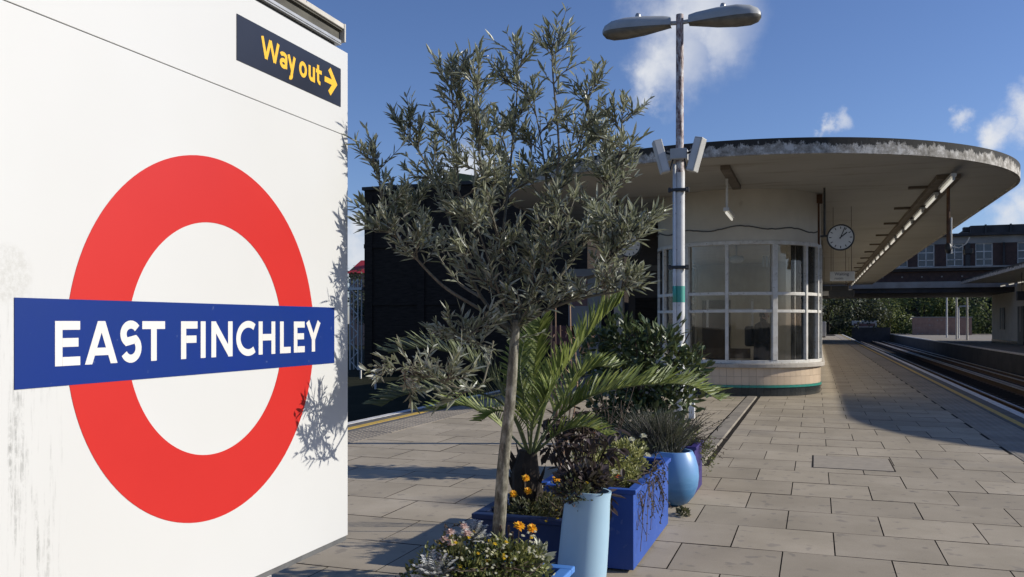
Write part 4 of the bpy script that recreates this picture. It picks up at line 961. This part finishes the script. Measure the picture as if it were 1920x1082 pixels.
# ------------------------------------------------------------------ planters
def planter(label, x0, x1, y0, y1, h, m, lip=.03, soil=.05):
    t = thing('planter_box', label, 'planter', ((x0+x1)/2, (y0+y1)/2, 0)); a, b = (x1-x0)/2, (y1-y0)/2
    for nm, q in (('side_board', (-a, a, -b, -b+.025)), ('side_board', (-a, a, b-.025, b)), ('end_board', (-a, -a+.025, -b+.026, b-.026)), ('end_board', (a-.025, a, -b+.026, b-.026))):
        MB().box(q[0], q[1], q[2], q[3], .015, h-lip).build(nm, m, t, bevel=.004)
    for q in ((-a-.018, a+.018, -b-.018, -b+.04), (-a-.018, a+.018, b-.04, b+.018), (-a-.018, -a+.04, -b+.041, b-.041), (a-.04, a+.018, -b+.041, b-.041)):
        MB().box(q[0], q[1], q[2], q[3], h-lip+.001, h).build('rim', m, t, bevel=.006)
    MB().box(-a+.03, a-.03, -b+.03, b-.03, h-soil-.1, h-soil).build('soil', M['soil'], t)
    return t
planter('light blue square planter holding the olive tree', -1.60, -1.045, 3.19, 3.74, .40, M['boxlight'])
planter('navy square planter of marigolds just behind the olive trunk', -1.67, -1.18, 4.15, 4.75, .51, M['boxnavy'])
planter('long royal blue planter box beside the pale blue vase', -1.62, -1.03, 5.09, 6.37, .50, M['boxblue'])
planter('small deep violet planter behind the round sky blue pot', -1.46, -.985, 7.5, 8.0, .43, M['violet'])
planter('navy planter under the laurel shrub', -1.95, -1.35, 8.2, 8.8, .42, M['boxnavy'])
vs_ = thing('blue_vase', 'tall pale blue glazed vase leaning beside the navy planter', 'vase', (-1.083, 3.99, 0)); vs_.rotation_euler = (rad(-2), rad(4.2), 0)
MB().lathe([(0, .0), (.085, .0), (.098, .02), (.116, .18), (.119, .34), (.115, .52), (.108, .66), (.112, .70), (.100, .70), (.094, .66), (.094, .60), (0, .60)], 40).build('body', M['vase'], vs_, smooth=True, sharp=35)
MB().lathe([(.093, .64), (0, .65)], 24).build('soil', M['soil'], vs_)
gp = thing('round_pot', 'round sky blue pot behind the royal blue planter', 'pot', (-1.11, 7.13, 0))
MB().lathe([(0, 0), (.08, 0), (.120, .022), (.168, .08), (.198, .16), (.207, .24), (.200, .32), (.178, .40), (.155, .445), (.138, .445), (.128, .42), (0, .41)], 40).build('body', M['globe'], gp, smooth=True, sharp=35)
MB().lathe([(.13, .42), (0, .43)], 24).build('soil', M['soil'], gp)
dp = thing('dark_pot', 'dark pot of the purple-leaved plant behind the pale blue vase', 'pot', (-1.30, 4.93, 0))
MB().lathe([(0, 0), (.09, 0), (.12, .40), (.135, .44), (.115, .44), (.105, .40), (0, .39)], 24).build('body', M['boxnavy'], dp, smooth=True, sharp=35)

# ------------------------------------------------------------------ olive tree
K = 1610/3.75
ot = thing('olive_tree', 'slender olive tree with grey-green crown in front of the platform', 'olive tree', (-1.318, 3.511, 0), TH)
def q(px, py, dy=0):                       # local metres read off the survey of the tree
    f_ = (3.75+dy)/3.75
    return Vector(((px-960)/K*f_+.07, dy, HC+(605-py)/K*f_))
def curve(pts, n=10):
    pts = [Vector(p) for p in pts]; P_ = [pts[0]*2-pts[1]]+pts+[pts[-1]*2-pts[-2]]; res = []
    for i in range(1, len(P_)-2):
        for k in range(n):
            t = k/n; a, b, c, d = P_[i-1], P_[i], P_[i+1], P_[i+2]
            res.append(.5*((2*b)+(c-a)*t+(2*a-5*b+4*c-d)*t*t+(3*b-a-3*c+d)*t**3))
    res.append(pts[-1]); return res
tp = curve([q(926, 1075), q(936, 985), q(944, 870), q(957, 750), q(964, 650), q(968, 600)], 6)
MB().tube(tp, [.032-.0135*i/(len(tp)-1) for i in range(len(tp))], 14).build('trunk', M['bark'], ot, smooth=True)
limbs = [
 [(966, 615, 0), (1000, 500, .05), (1024, 385, .08), (1020, 300, .1), (1000, 185, .08)],
 [(1024, 385, .08), (1048, 300, .05), (1037, 140, .04), (1035, 88, .02)],
 [(1024, 385, .08), (1050, 350, .15), (1085, 270, .2), (1110, 165, .18)],
 [(964, 625, 0), (900, 580, -.03), (830, 535, -.05), (768, 470, -.05), (728, 420, -.05), (714, 350, 0), (706, 300, .02)],
 [(964, 620, 0), (905, 560, .05), (868, 470, .1), (858, 320, .12), (850, 210, .1), (846, 145, .08)],
 [(868, 470, .1), (830, 380, .2), (790, 290, .25), (752, 240, .22)],
 [(968, 610, 0), (940, 470, .0), (905, 330, -.02), (895, 220, -.02), (898, 128, -.02)],
 [(940, 470, .0), (955, 330, .15), (968, 200, .18), (972, 120, .18)],
 [(968, 605, 0), (1040, 530, .05), (1100, 450, .1), (1140, 370, .1), (1160, 300, .1), (1168, 218, .08)],
 [(1040, 530, .05), (1120, 515, .0), (1150, 478, -.03), (1175, 445, -.05), (1185, 425, -.05)],
 [(968, 615, 0), (1040, 575, -.05), (1110, 555, -.1), (1155, 548, -.12), (1180, 538, -.12)],
 [(966, 620, 0), (1000, 560, -.06), (1040, 470, -.1), (1075, 380, -.1)],
 [(966, 620, 0), (935, 545, -.04), (900, 440, -.06), (860, 360, -.06)],
 [(925, 640, -.02), (914, 690, -.12), (898, 728, -.24), (850, 725, -.32), (790, 700, -.32), (742, 692, -.30)],
 [(918, 650, -.02), (880, 640, -.05), (850, 620, -.1)],
 [(905, 560, .05), (850, 520, .3), (800, 440, .42), (770, 370, .45)],
 [(1100, 450, .1), (1130, 400, .35), (1140, 300, .42), (1120, 240, .4)],
 [(905, 330, -.03), (930, 400, .3), (960, 330, .42), (935, 240, .4)]]
br = MB(); ends = []
for li, lm_ in enumerate(limbs):
    c = curve([q(*p) for p in lm_], 7); n_ = len(c); r0 = .0095 if len(lm_) > 4 else .007
    if li in (13, 14): r0 = .005
    br.tube(c, [r0-(r0-.002)*i/(n_-1) for i in range(n_)], 6); ends.append(c)
lv = MB()
def spray(p, d, ln, nl, ll=.056, w=.0125, bare=.0):
    d = d.normalized(); b = Vector((R.gauss(0, .12), R.gauss(0, .12), R.uniform(.05, .3)))
    pts = [p+d*ln*t+b*ln*t*t for t in (0, .33, .66, 1)]; br.tube(pts, [.0028, .0022, .0016, .001], 4, cap=False)
    for i in range(nl):
        t = bare+(1-bare)*(i+.6)/nl; pos = p+d*ln*t+b*ln*t*t; tan = (d+b*2*t).normalized(); side = tan.orthogonal(); side.rotate(Matrix.Rotation(i*1.57+R.uniform(-.5, .5), 3, tan)); 
        for s in (-1, 1):
            ld = Vector((R.gauss(0, .22), R.gauss(0, .22), R.gauss(0, .18)))+side*s*R.uniform(.32, .75)+tan*R.uniform(.7, 1.3)*(1+t*.8)+Vector((0, 0, R.uniform(-.25, .15)))
            lv.leaf(pos, ld, tan+Vector((R.gauss(0, .3), R.gauss(0, .3), .3)), ll*R.uniform(.5, 1.3), w*R.uniform(.7, 1.25), .3, R.uniform(-.05, .35))
def branchlet(p, d, ln, nsp, rl=(.06, .13)):
    d = d.normalized(); e = p+d*ln; mid = p+d*ln*.5+Vector((R.gauss(0, .012), R.gauss(0, .012), .006)); c = curve([p, mid, e], 4)
    br.tube(c, [.0034-.0018*i/(len(c)-1) for i in range(len(c))], 5, cap=False)
    for k in range(nsp):
        x = R.uniform(.25, 1); q_ = c[min(int(x*(len(c)-1)), len(c)-1)]
        spray(q_, d*.8+Vector((R.gauss(0, .6), R.gauss(0, .6), R.uniform(-.15, .75))), R.uniform(*rl), R.randint(3, 5), R.choice((.044, .054, .064)), .0112, bare=.05)
    spray(e, d+Vector((0, 0, .35)), R.uniform(.05, .09), 6)
for li, c in enumerate(ends):
    n_ = len(c); start = {13: .45, 3: .42, 0: .12, 8: .15, 10: .2, 14: .3}.get(li, .24); low = li in (13, 14)
    i = int(n_*start)
    while i < n_-1:
        t = i/(n_-1); tan = (c[min(i+1, n_-1)]-c[max(i-1, 0)]).normalized()
        if R.random() < .62:
            dd = tan*.45+Vector((R.gauss(0, .8), R.gauss(0, .7), R.uniform(-.1, .9) if not low else R.uniform(-.45, .5)))
            branchlet(c[i], dd, R.uniform(.05, .17)*(1.15-.55*t), R.randint(3, 5))
        for k in range(1):
            spray(c[i], tan*.7+Vector((R.gauss(0, .7), R.gauss(0, .7), R.uniform(-.1, .6))), R.uniform(.07, .14), R.randint(3, 6), R.choice((.046, .056, .064)), .0112, bare=.05)
        i += 2 if R.random() < .55 else 1
    spray(c[-1], c[-1]-c[-3]+Vector((0, 0, .02)), .07, 8)
for k in range(16):                                     # short shoots round the fork
    a = R.uniform(0, 6.28); spray(q(967, 640-R.uniform(0, 60)), Vector((math.cos(a), math.sin(a)*.6, R.uniform(-.2, .8))), R.uniform(.06, .12), R.randint(4, 7))
br.build('branches', M['twig'], ot, smooth=True); lv.build('crown', M['olive'], ot)

# ------------------------------------------------------------------ palm
pz = 4.70; KP = 1610/pz
pm = thing('palm', 'feather palm with arching fronds in the navy planter', 'palm', (-1.459, 4.47, 0), TH)
def qp(px, py, dy=0):
    f_ = (pz+dy)/pz; return Vector(((px-960)/KP*f_-.117, dy, HC+(605-py)/KP*f_))
stub = MB().tube([qp(992, 985), qp(990, 930), qp(985, 880), qp(990, 845)], [.10, .09, .075, .05], 10)
for i in range(26):
    a = R.uniform(0, 6.28); z = R.uniform(.45, .74); stub.blade([(.075*math.cos(a)-.02, .075*math.sin(a), z), (.10*math.cos(a)-.02, .10*math.sin(a), z+.05), (.12*math.cos(a)-.02, .12*math.sin(a), z+.10)], .03, (math.sin(a), -math.cos(a), .3))
stub.build('stub', M['palmstub'], pm)
FR = [([(992, 850, 0), (955, 770, -.05), (900, 738, -.1), (817, 731, -.12), (752, 742, -.1), (714, 762, -.08)], .15, 'palmgrey', .95),
      ([(990, 850, .02), (945, 740, .1), (880, 676, .15), (800, 652, .18), (728, 662, .2)], .16, 'palmgrey', .95),
      ([(995, 850, 0), (985, 760, .0), (975, 690, .02), (985, 632, .05)], .14, 'palm', .9),
      ([(998, 850, -.03), (1018, 770, -.08), (1040, 705, -.1), (1062, 668, -.1)], .15, 'palm', .9),
      ([(1000, 850, .02), (1030, 740, .08), (1085, 650, .12), (1130, 595, .15), (1162, 568, .16)], .16, 'palm', .9),
      ([(1000, 855, -.02), (1040, 790, -.06), (1110, 742, -.1), (1200, 722, -.1), (1290, 722, -.08), (1352, 752, -.05)], .165, 'palm', .95),
      ([(992, 850, -.04), (970, 790, -.15), (935, 770, -.2), (900, 790, -.22)], .11, 'palm', .8),
      ([(1002, 850, -.02), (1050, 810, -.1), (1100, 800, -.12), (1140, 818, -.12)], .12, 'palm', .8),
      ([(995, 850, .05), (1000, 720, .2), (1010, 640, .3), (1015, 600, .34)], .15, 'palm', .8),
      ([(990, 850, .05), (930, 790, .25), (870, 760, .35), (815, 770, .4)], .14, 'palm', .8),
      ([(1000, 850, .06), (1060, 740, .3), (1110, 690, .4), (1160, 690, .45)], .14, 'palm', .8),
      ([(994, 850, -.05), (1000, 790, -.2), (1020, 750, -.28), (1030, 730, -.3)], .12, 'palm', .8)]
for fi, (pts, ll, mk, _) in enumerate(FR):
    c = curve([qp(*p) for p in pts], 9); n_ = len(c); m = MB(); m.tube(c, [.008-.0065*i/(n_-1) for i in range(n_)], 6, mi=1)
    length = sum((c[i+1]-c[i]).length for i in range(n_-1)); cnt = int(length/.0165)
    for j in range(cnt):
        t = .22+.78*j/cnt; x = t*(n_-1); i = min(int(x), n_-2); p = c[i].lerp(c[i+1], x-i); tan = (c[i+1]-c[i]).normalized()
        side = tan.cross(Vector((0, 0, 1)))
        if side.length < .3: side = Vector((.3, -1, 0)).cross(tan)
        side.normalize(); nn = side.cross(tan).normalized()
        L_ = ll*(.55+.65*math.sin(math.pi*min(1, .12+t*.80)))*R.uniform(.85, 1.1)
        for s in (-1, 1):
            d = tan*R.uniform(.55, .85)+side*s*.62+nn*R.uniform(.35, .75)
            d.normalize(); dr_ = Vector((0, 0, -R.uniform(.02, .12)))*L_
            m.blade([p, p+d*L_*.45, p+d*L_*.8+dr_*.4, p+d*L_+dr_], .0135*R.uniform(.8, 1.15), nn*.7+side*s*.3+Vector((R.uniform(.2, .9), -.2, 0)))
    m.build('frond', [M[mk], M['rachis']], pm)

# ------------------------------------------------------------------ shrubs and bedding
def clump(m, c, rad3, n_, ll, w, up=.5, fold=.25, shell=.45, bend=.15):
    c = Vector(c)
    for i in range(n_):
        d = Vector((R.gauss(0, 1), R.gauss(0, 1), R.gauss(.15, 1))).normalized(); k = R.uniform(shell, 1.0)
        k *= .78+.3*math.sin(d.x*5+c.x*7)*math.sin(d.z*6+c.y*5)+R.uniform(-.06, .06)
        p = c+Vector((d.x*rad3[0], d.y*rad3[1], d.z*rad3[2]))*k
        m.leaf(p, d*.8+Vector((R.gauss(0, .5), R.gauss(0, .5), up+R.gauss(0, .3))), d+Vector((0, 0, .5)), ll*R.uniform(.6, 1.25), w*R.uniform(.7, 1.2), fold, R.uniform(-.05, bend))
def stems(m, base, tips, r=.004, n_=5):
    for t_ in tips:
        b = Vector(base); t = Vector(t_); mid = b.lerp(t, .5)+Vector((R.gauss(0, .02), R.gauss(0, .02), .02)); m.tube(curve([b, mid, t], 3), r, n_, cap=False)
def flower(m, c, r, np_=18, mi=0, tilt=(0, -.3, 1)):
    c = Vector(c); t = Vector(tilt).normalized(); a0 = t.orthogonal().normalized()
    for ring, (rr_, ang) in enumerate(((1, .15), (.75, .5), (.45, .95))):
        k = max(5, int(np_*(1-.25*ring)))
        for i in range(k):
            a = a0.copy(); a.rotate(Matrix.Rotation(2*math.pi*i/k+ring*.3+R.uniform(-.15, .15), 3, t))
            d = a*math.cos(ang)+t*math.sin(ang); m.leaf(c+t*ring*r*.12, d, t, r*rr_*R.uniform(.85, 1.1), r*.42, -.2, R.uniform(0, .35), mi)
# laurel
ls_ = thing('laurel_shrub', 'dense dark glossy-leaved shrub in front of the booth', 'shrub', (-1.64, 8.5, .42)); ls_.scale = (1.1, 1.1, 1.2)
m = MB(); lobes = [((-.18, .0, .72), (.34, .3, .30), 420), ((.17, -.05, .66), (.34, .3, .32), 420), ((.40, .05, .50), (.24, .24, .24), 260), ((-.42, .05, .62), (.28, .26, .30), 260), ((.0, .0, .40), (.46, .34, .30), 420), ((.30, 0, .26), (.34, .28, .2), 200), ((-.30, 0, .3), (.3, .3, .25), 200), ((.02, -.05, .12), (.50, .34, .22), 520), ((.22, -.1, .0), (.30, .25, .2), 260), ((-.3, -.1, .0), (.26, .25, .2), 220)]
for c, r3, n_ in lobes: clump(m, c, r3, n_, .085, .034, .35)
m.build('foliage', M['laurel'], ls_); m = MB(); stems(m, (0, 0, 0), [(R.uniform(-.4, .45), R.uniform(-.2, .2), R.uniform(.5, .9)) for i in range(14)], .006); m.build('stems', M['drystem'], ls_)
# dark purple dahlia
dh = thing('purple_leaf_plant', 'dark purple-leaved bushy plant between the palm and the blue box', 'plant', (-1.28, 4.90, .40), TH)
st = MB(); lfsrc = []
for i in range(4):
    m = MB(); m.leaf((0, 0, 0), (1, 0, .1), (0, 0, 1), .085, .042, .25, .15+.1*i); me = m.mesh('leaf', M['dahlia']); lfsrc.append(me)
for i in range(52):
    a = R.uniform(0, 6.28); tip = Vector((R.uniform(-.24, .20), R.uniform(-.24, .12), R.uniform(.06, .60))); stems(st, (0, 0, 0), [tip], .0035)
    for k in range(6):
        d = Vector((R.gauss(0, 1), R.gauss(0, 1), R.gauss(-.15, .5))).normalized(); o_ = inst(R.choice(lfsrc), 'leaf', dh, tip+d*R.uniform(0, .05)); o_.rotation_euler = (d.to_track_quat('X', 'Z')).to_euler(); sc_ = R.uniform(.65, 1.25); o_.scale = (sc_, sc_, sc_)
st.build('stems', M['drystem'], dh)
# bedding in the olive planter
def bedding(name, label, loc, lobes, mk, rz=TH, cat='plant'):
    t = thing(name, label, cat, loc, rz); m = MB()
    for c, r3, n_, ll, w in lobes: clump(m, c, r3, n_, ll, w, .4)
    m.build('foliage', M[mk], t); return t
b1 = bedding('bedding_plant', 'green and cream bedding plants around the foot of the olive trunk', (-1.318, 3.46, .36), [((.08, -.10, .12), (.16, .14, .14), 900, .026, .012), ((-.14, -.12, .11), (.15, .14, .13), 750, .026, .012), ((.17, -.02, .10), (.10, .12, .12), 500, .024, .012), ((-.02, -.20, .05), (.25, .12, .14), 800, .028, .013), ((.0, .05, .10), (.20, .12, .10), 450, .024, .011), ((-.27, -.06, .08), (.12, .12, .12), 420, .026, .012), ((.0, -.02, .16), (.22, .12, .08), 420, .022, .010)], 'greenmix')
m = MB()
for i in range(70): c = Vector((R.uniform(-.22, .22), R.uniform(-.28, .0), R.uniform(.12, .26))); flower(m, c, .009, 6, 0)
m.build('small_blooms', M['whitepetal'], b1)
for i in range(16): f_ = MB(); flower(f_, (R.uniform(-.24, .2), R.uniform(-.26, .0), R.uniform(.14, .25)), .011, 7); f_.build('yellow_bloom', M['smallyellow'], b1)
m = MB()
for i in range(40): m.tube(curve([(R.uniform(-.2, .2), R.uniform(-.25, .05), .0), (R.uniform(-.2, .2), R.uniform(-.28, .05), .1), (R.uniform(-.24, .24), R.uniform(-.3, .05), .15)], 3), .0018, 4, cap=False)
m.build('stems', M['drystem'], b1)
def silver(label, loc, s):
    t = thing('silver_leaf_plant', label, 'plant', loc, TH); m = MB()
    for i in range(46):
        a = R.uniform(0, 6.28); e = R.uniform(.1, 1.2); d = Vector((math.cos(a)*math.cos(e), math.sin(a)*math.cos(e), math.sin(e))); p0 = Vector((0, 0, 0)); ln = s*R.uniform(.6, 1)
        m.blade([p0, p0+d*ln*.5, p0+d*ln], .006, (0, 0, 1))
        for k in range(6):
            pp_ = p0+d*ln*(.3+.12*k)
            for sg_ in (-1, 1):
                sd_ = d.cross(Vector((0, 0, 1))).normalized()*sg_; m.leaf(pp_, sd_+d*.7, (0, 0, 1), s*.30*(1-.08*k), s*.13, .2, .1)
    m.build('foliage', M['silver'], t)
silver('silver-leaved plant at the left edge of the olive planter', (-1.46, 3.20, .46), .12)
silver('smaller silver-leaved plant tucked just left of the olive trunk', (-1.40, 3.44, .56), .095)
pk = thing('pink_flower_plant', 'fading blush pink flowers left of the olive trunk base', 'flowers', (-1.43, 3.30, .50), TH); m = MB()
for c in ((-.01, 0, .125), (.045, .03, .14), (-.035, -.02, .10), (.06, .0, .12), (.0, -.04, .09)): flower(m, c, .024, 8)
m.build('blooms', M['pinkpetal'], pk); m = MB(); clump(m, (0, 0, .05), (.08, .07, .06), 180, .03, .014); m.build('foliage', M['darkmix'], pk)
mg = thing('marigold_plant', 'marigold with two golden flowers right of the olive trunk', 'flowers', (-1.245, 3.46, .44), TH); m = MB()
fl1 = [(.05, .02, .185), (.105, .04, .17)]
for c in fl1: 
    f_ = MB(); flower(f_, c, .027, 16, 0, (.2, -.55, .8)); f_.build('flower_head', M['marigold'], mg)
m = MB()
for c in fl1+[(-.03, .03, .15), (.005, .03, .15), (.02, .04, .12)]: m.tube(curve([(c[0]*.6, .0, 0), (c[0]*.9, c[1], c[2]*.6), c], 3), .0025, 5)
for c in ((-.03, .03, .15), (.005, .03, .15), (.02, .04, .12)): m.tube([c, Vector(c)+Vector((0, 0, .015)), Vector(c)+Vector((0, 0, .035))], [.003, .0065, .005], 6)
m.build('stems', M['drystem'], mg); m = MB(); clump(m, (.04, 0, .05), (.09, .07, .06), 220, .022, .008); m.build('foliage', M['greenmix'], mg)
vr = bedding('variegated_plant', 'cream-edged trailing plant at the right corner of the olive planter', (-1.13, 3.54, .46), [((.0, 0, .02), (.06, .05, .06), 60, .05, .02)], 'vari')
# wiry trailing plants
def wiry(label, loc, tips, mk='dryleaf', ll=.018, rz=TH, name='trailing_plant', n_leaf=14, yellow=0, stemm='drystem'):
    t = thing(name, label, 'plant', loc, rz); s = MB(); m = MB(); y = MB()
    for tip in tips:
        tip = Vector(tip); mid = tip*.5+Vector((R.gauss(0, .03), R.gauss(0, .03), abs(R.gauss(.05, .03)))); c = curve([(0, 0, 0), mid, tip], 6); s.tube(c, .0022, 4, cap=False)
        for i in range(n_leaf):
            k = R.randint(2, len(c)-1); p = c[k]; d = Vector((R.gauss(0, 1), R.gauss(0, 1), R.gauss(0, 1))); m.leaf(p, d, (0, 0, 1), ll*R.uniform(.6, 1.3), ll*.5, .2)
        if yellow and R.random() < yellow: flower(y, c[-1], .010, 7)
    s.build('stems', M[stemm], t); m.build('foliage', M[mk], t)
    if yellow: y.build('small_blooms', M['smallyellow'], t)
    return t
wiry('dark curled sprig arching over the left rim behind the silver plant', (-1.50, 3.62, .42), [(-.06, .02, .10), (-.03, .03, .16), (-.10, .0, .12), (-.07, .05, .14), (-.02, .0, .13)], n_leaf=22)
wiry('long dark trailing stem creeping along the paving left of the olive planter', (-1.60, 3.45, .18), [(-.20, -.05, .20), (-.30, -.02, .19), (-.38, -.04, .20), (-.14, .0, .21)], n_leaf=34, ll=.016)
# marigolds in the navy box
m2 = thing('marigold_plant', 'marigold bed with six yellow flowers in the navy planter', 'flowers', (-1.42, 4.36, .46), TH)
for (px, py) in ((986, 902), (962, 932), (990, 926), (1044, 904), (1052, 925), (1078, 936)):
    z_ = 4.42; f_ = MB(); flower(f_, ((px-960)/1610*z_-.115, -.08, HC-(py-605)/1610*z_-.46), .024, 16, 0, (.2, -.7, .7)); f_.build('flower_head', M['marigold'], m2)
m = MB()
for c, r3, n_ in (((-.05, -.02, .03), (.16, .13, .09), 700), ((.12, .02, .03), (.14, .13, .10), 600), ((.02, .1, .06), (.2, .12, .1), 500)): clump(m, c, r3, n_, .026, .009)
m.build('foliage', M['darkmix'], m2)
wiry('wiry plant with tiny yellow flowers spilling over the pale blue vase', (-1.20, 4.20, .52), [(R.uniform(-.10, .16), R.uniform(-.22, .05), R.uniform(-.06, .16)) for i in range(26)], 'darkmix', .016, yellow=.6)
wiry('sparse sprig of small yellow flowers rising from the pale blue vase', (-1.06, 4.0, .62), [(R.uniform(-.10, .08), R.uniform(-.1, .05), R.uniform(.02, .16)) for i in range(10)], 'darkmix', .016, yellow=.5)
vo = bedding('overhanging_plant', 'dark leafy plant overhanging the rim of the pale blue vase', (-1.035, 4.0, .70), [((-.02, .02, .045), (.12, .10, .055), 260, .05, .022), ((-.08, -.05, -.01), (.08, .07, .07), 200, .034, .014), ((.03, .05, .05), (.09, .07, .06), 140, .055, .024)], 'dahlia')
m = MB(); clump(m, (-.06, -.06, .0), (.12, .08, .08), 340, .024, .010); m.build('small_leaves', M['darkmix'], vo)
# flowers in the royal blue box
bf = bedding('yellow_green_plant', 'yellow-green leafy bedding with white and orange flowers in the royal blue box', (-1.30, 5.62, .44), [((-.02, -.25, .10), (.18, .2, .14), 900, .036, .014), ((.08, .1, .14), (.18, .2, .16), 900, .036, .014), ((-.12, .0, .13), (.2, .22, .16), 600, .036, .014), ((.16, -.12, .06), (.1, .2, .1), 400, .03, .012), ((.05, .35, .12), (.18, .16, .13), 400, .034, .013)], 'limemix', 0)
m = MB()
for (x, y, z) in ((.18, .25, .28), (.11, .2, .26), (.22, .18, .16), (.1, -.3, .12), (-.1, -.28, .18)): w_ = MB(); flower(w_, (x, y, z), .03, 12); w_.build('white_bloom', M['whitepetal'], bf)
for (x, y, z) in ((-.10, -.05, .33), (-.08, -.02, .36), (.12, -.3, .09)): w_ = MB(); flower(w_, (x, y, z), .026, 10); w_.build('orange_bloom', M['orangepetal'], bf)
m = MB(); stems(m, (-.05, 0, 0), [(-.10, -.05, .33), (-.08, -.02, .36), (-.16, .05, .36)], .005); m.build('stems', M['drystem'], bf)
wiry('wiry dark trailing plant hanging over the right face of the royal blue box', (-1.04, 5.72, .50), [(R.uniform(.015, .07), R.uniform(-.62, .55), R.uniform(-.36, .02)) for i in range(34)], 'dryleaf', .022, 0, n_leaf=18)
wiry('thin tangled stems at the front corner of the royal blue box', (-1.04, 5.25, .48), [(R.uniform(.015, .04), R.uniform(-.1, .12), R.uniform(-.38, -.05)) for i in range(10)], 'dryleaf', .014, 0, n_leaf=8)
# lavender in the round pot
lv_ = thing('lavender', 'grey-green wispy lavender behind the yellow-green flowers', 'plant', (-1.20, 7.20, .42), TH); m = MB()
for i in range(1100):
    a = R.uniform(0, 6.28); r0 = R.uniform(0, .17); b = Vector((r0*math.cos(a)-.03, r0*math.sin(a), 0)); tip = b+Vector((R.gauss(0, .14)+b.x*.8, R.gauss(0, .10), R.uniform(.15, .40))); m.blade([b, b.lerp(tip, .5)+Vector((0, 0, .03)), tip], R.uniform(.004, .008), (R.gauss(0, 1), R.gauss(0, 1), .2))
m.build('foliage', M['lavender'], lv_)
wiry('scraggly dry plant with seed heads leaning right of the round blue pot', (-1.12, 7.75, .42), [(R.uniform(.05, .42), R.uniform(-.2, .2), R.uniform(-.18, .34)) for i in range(34)], 'dryleaf', .022, n_leaf=14)
bedding('low_weed', 'low green weed on the paving at the foot of the round blue pot', (-.97, 6.75, .0), [((.0, 0, .02), (.06, .1, .035), 160, .03, .012)], 'darkmix')
bedding('filler_plant', 'leafy green plants filling the violet planter behind the round pot', (-1.15, 7.75, .42), [((.0, 0, .03), (.24, .2, .14), 700, .03, .012), ((.25, 0, -.1), (.08, .15, .2), 260, .028, .012)], 'greenmix')
# dry canes
cn = thing('dry_canes', 'reddish dry canes rising behind the palm', 'plant', (-1.75, 5.9, .45), TH); m = MB()
for (px, py) in ((1003, 575), (1030, 570), (1012, 610), (1020, 640), (1040, 655), (1000, 640), (995, 600)):
    z_ = 6.1; m.tube(curve([(.02, 0, 0), ((px+12-970)/1610*z_-.17, 0, .5), ((px-960)/1610*z_-.17, 0, HC-(py-605)/1610*z_-.45)], 4), .006, 5)
m.build('cane', M['straw'], cn); m = MB()
for i in range(60): m.leaf((R.uniform(-.05, .25), R.gauss(0, .06), R.uniform(.5, 1.0)), (R.gauss(0, 1), R.gauss(0, 1), R.gauss(0, 1)), (0, 0, 1), .045, .012)
m.build('dry_leaves', M['straw'], cn)
rs_ = wiry('thin reddish bare stems between the palm and the laurel shrub', (-1.45, 6.2, .48), [(R.uniform(-.1, .22), R.uniform(-.05, .1), R.uniform(.35, .75)) for i in range(12)], 'dryleaf', .02, n_leaf=8)
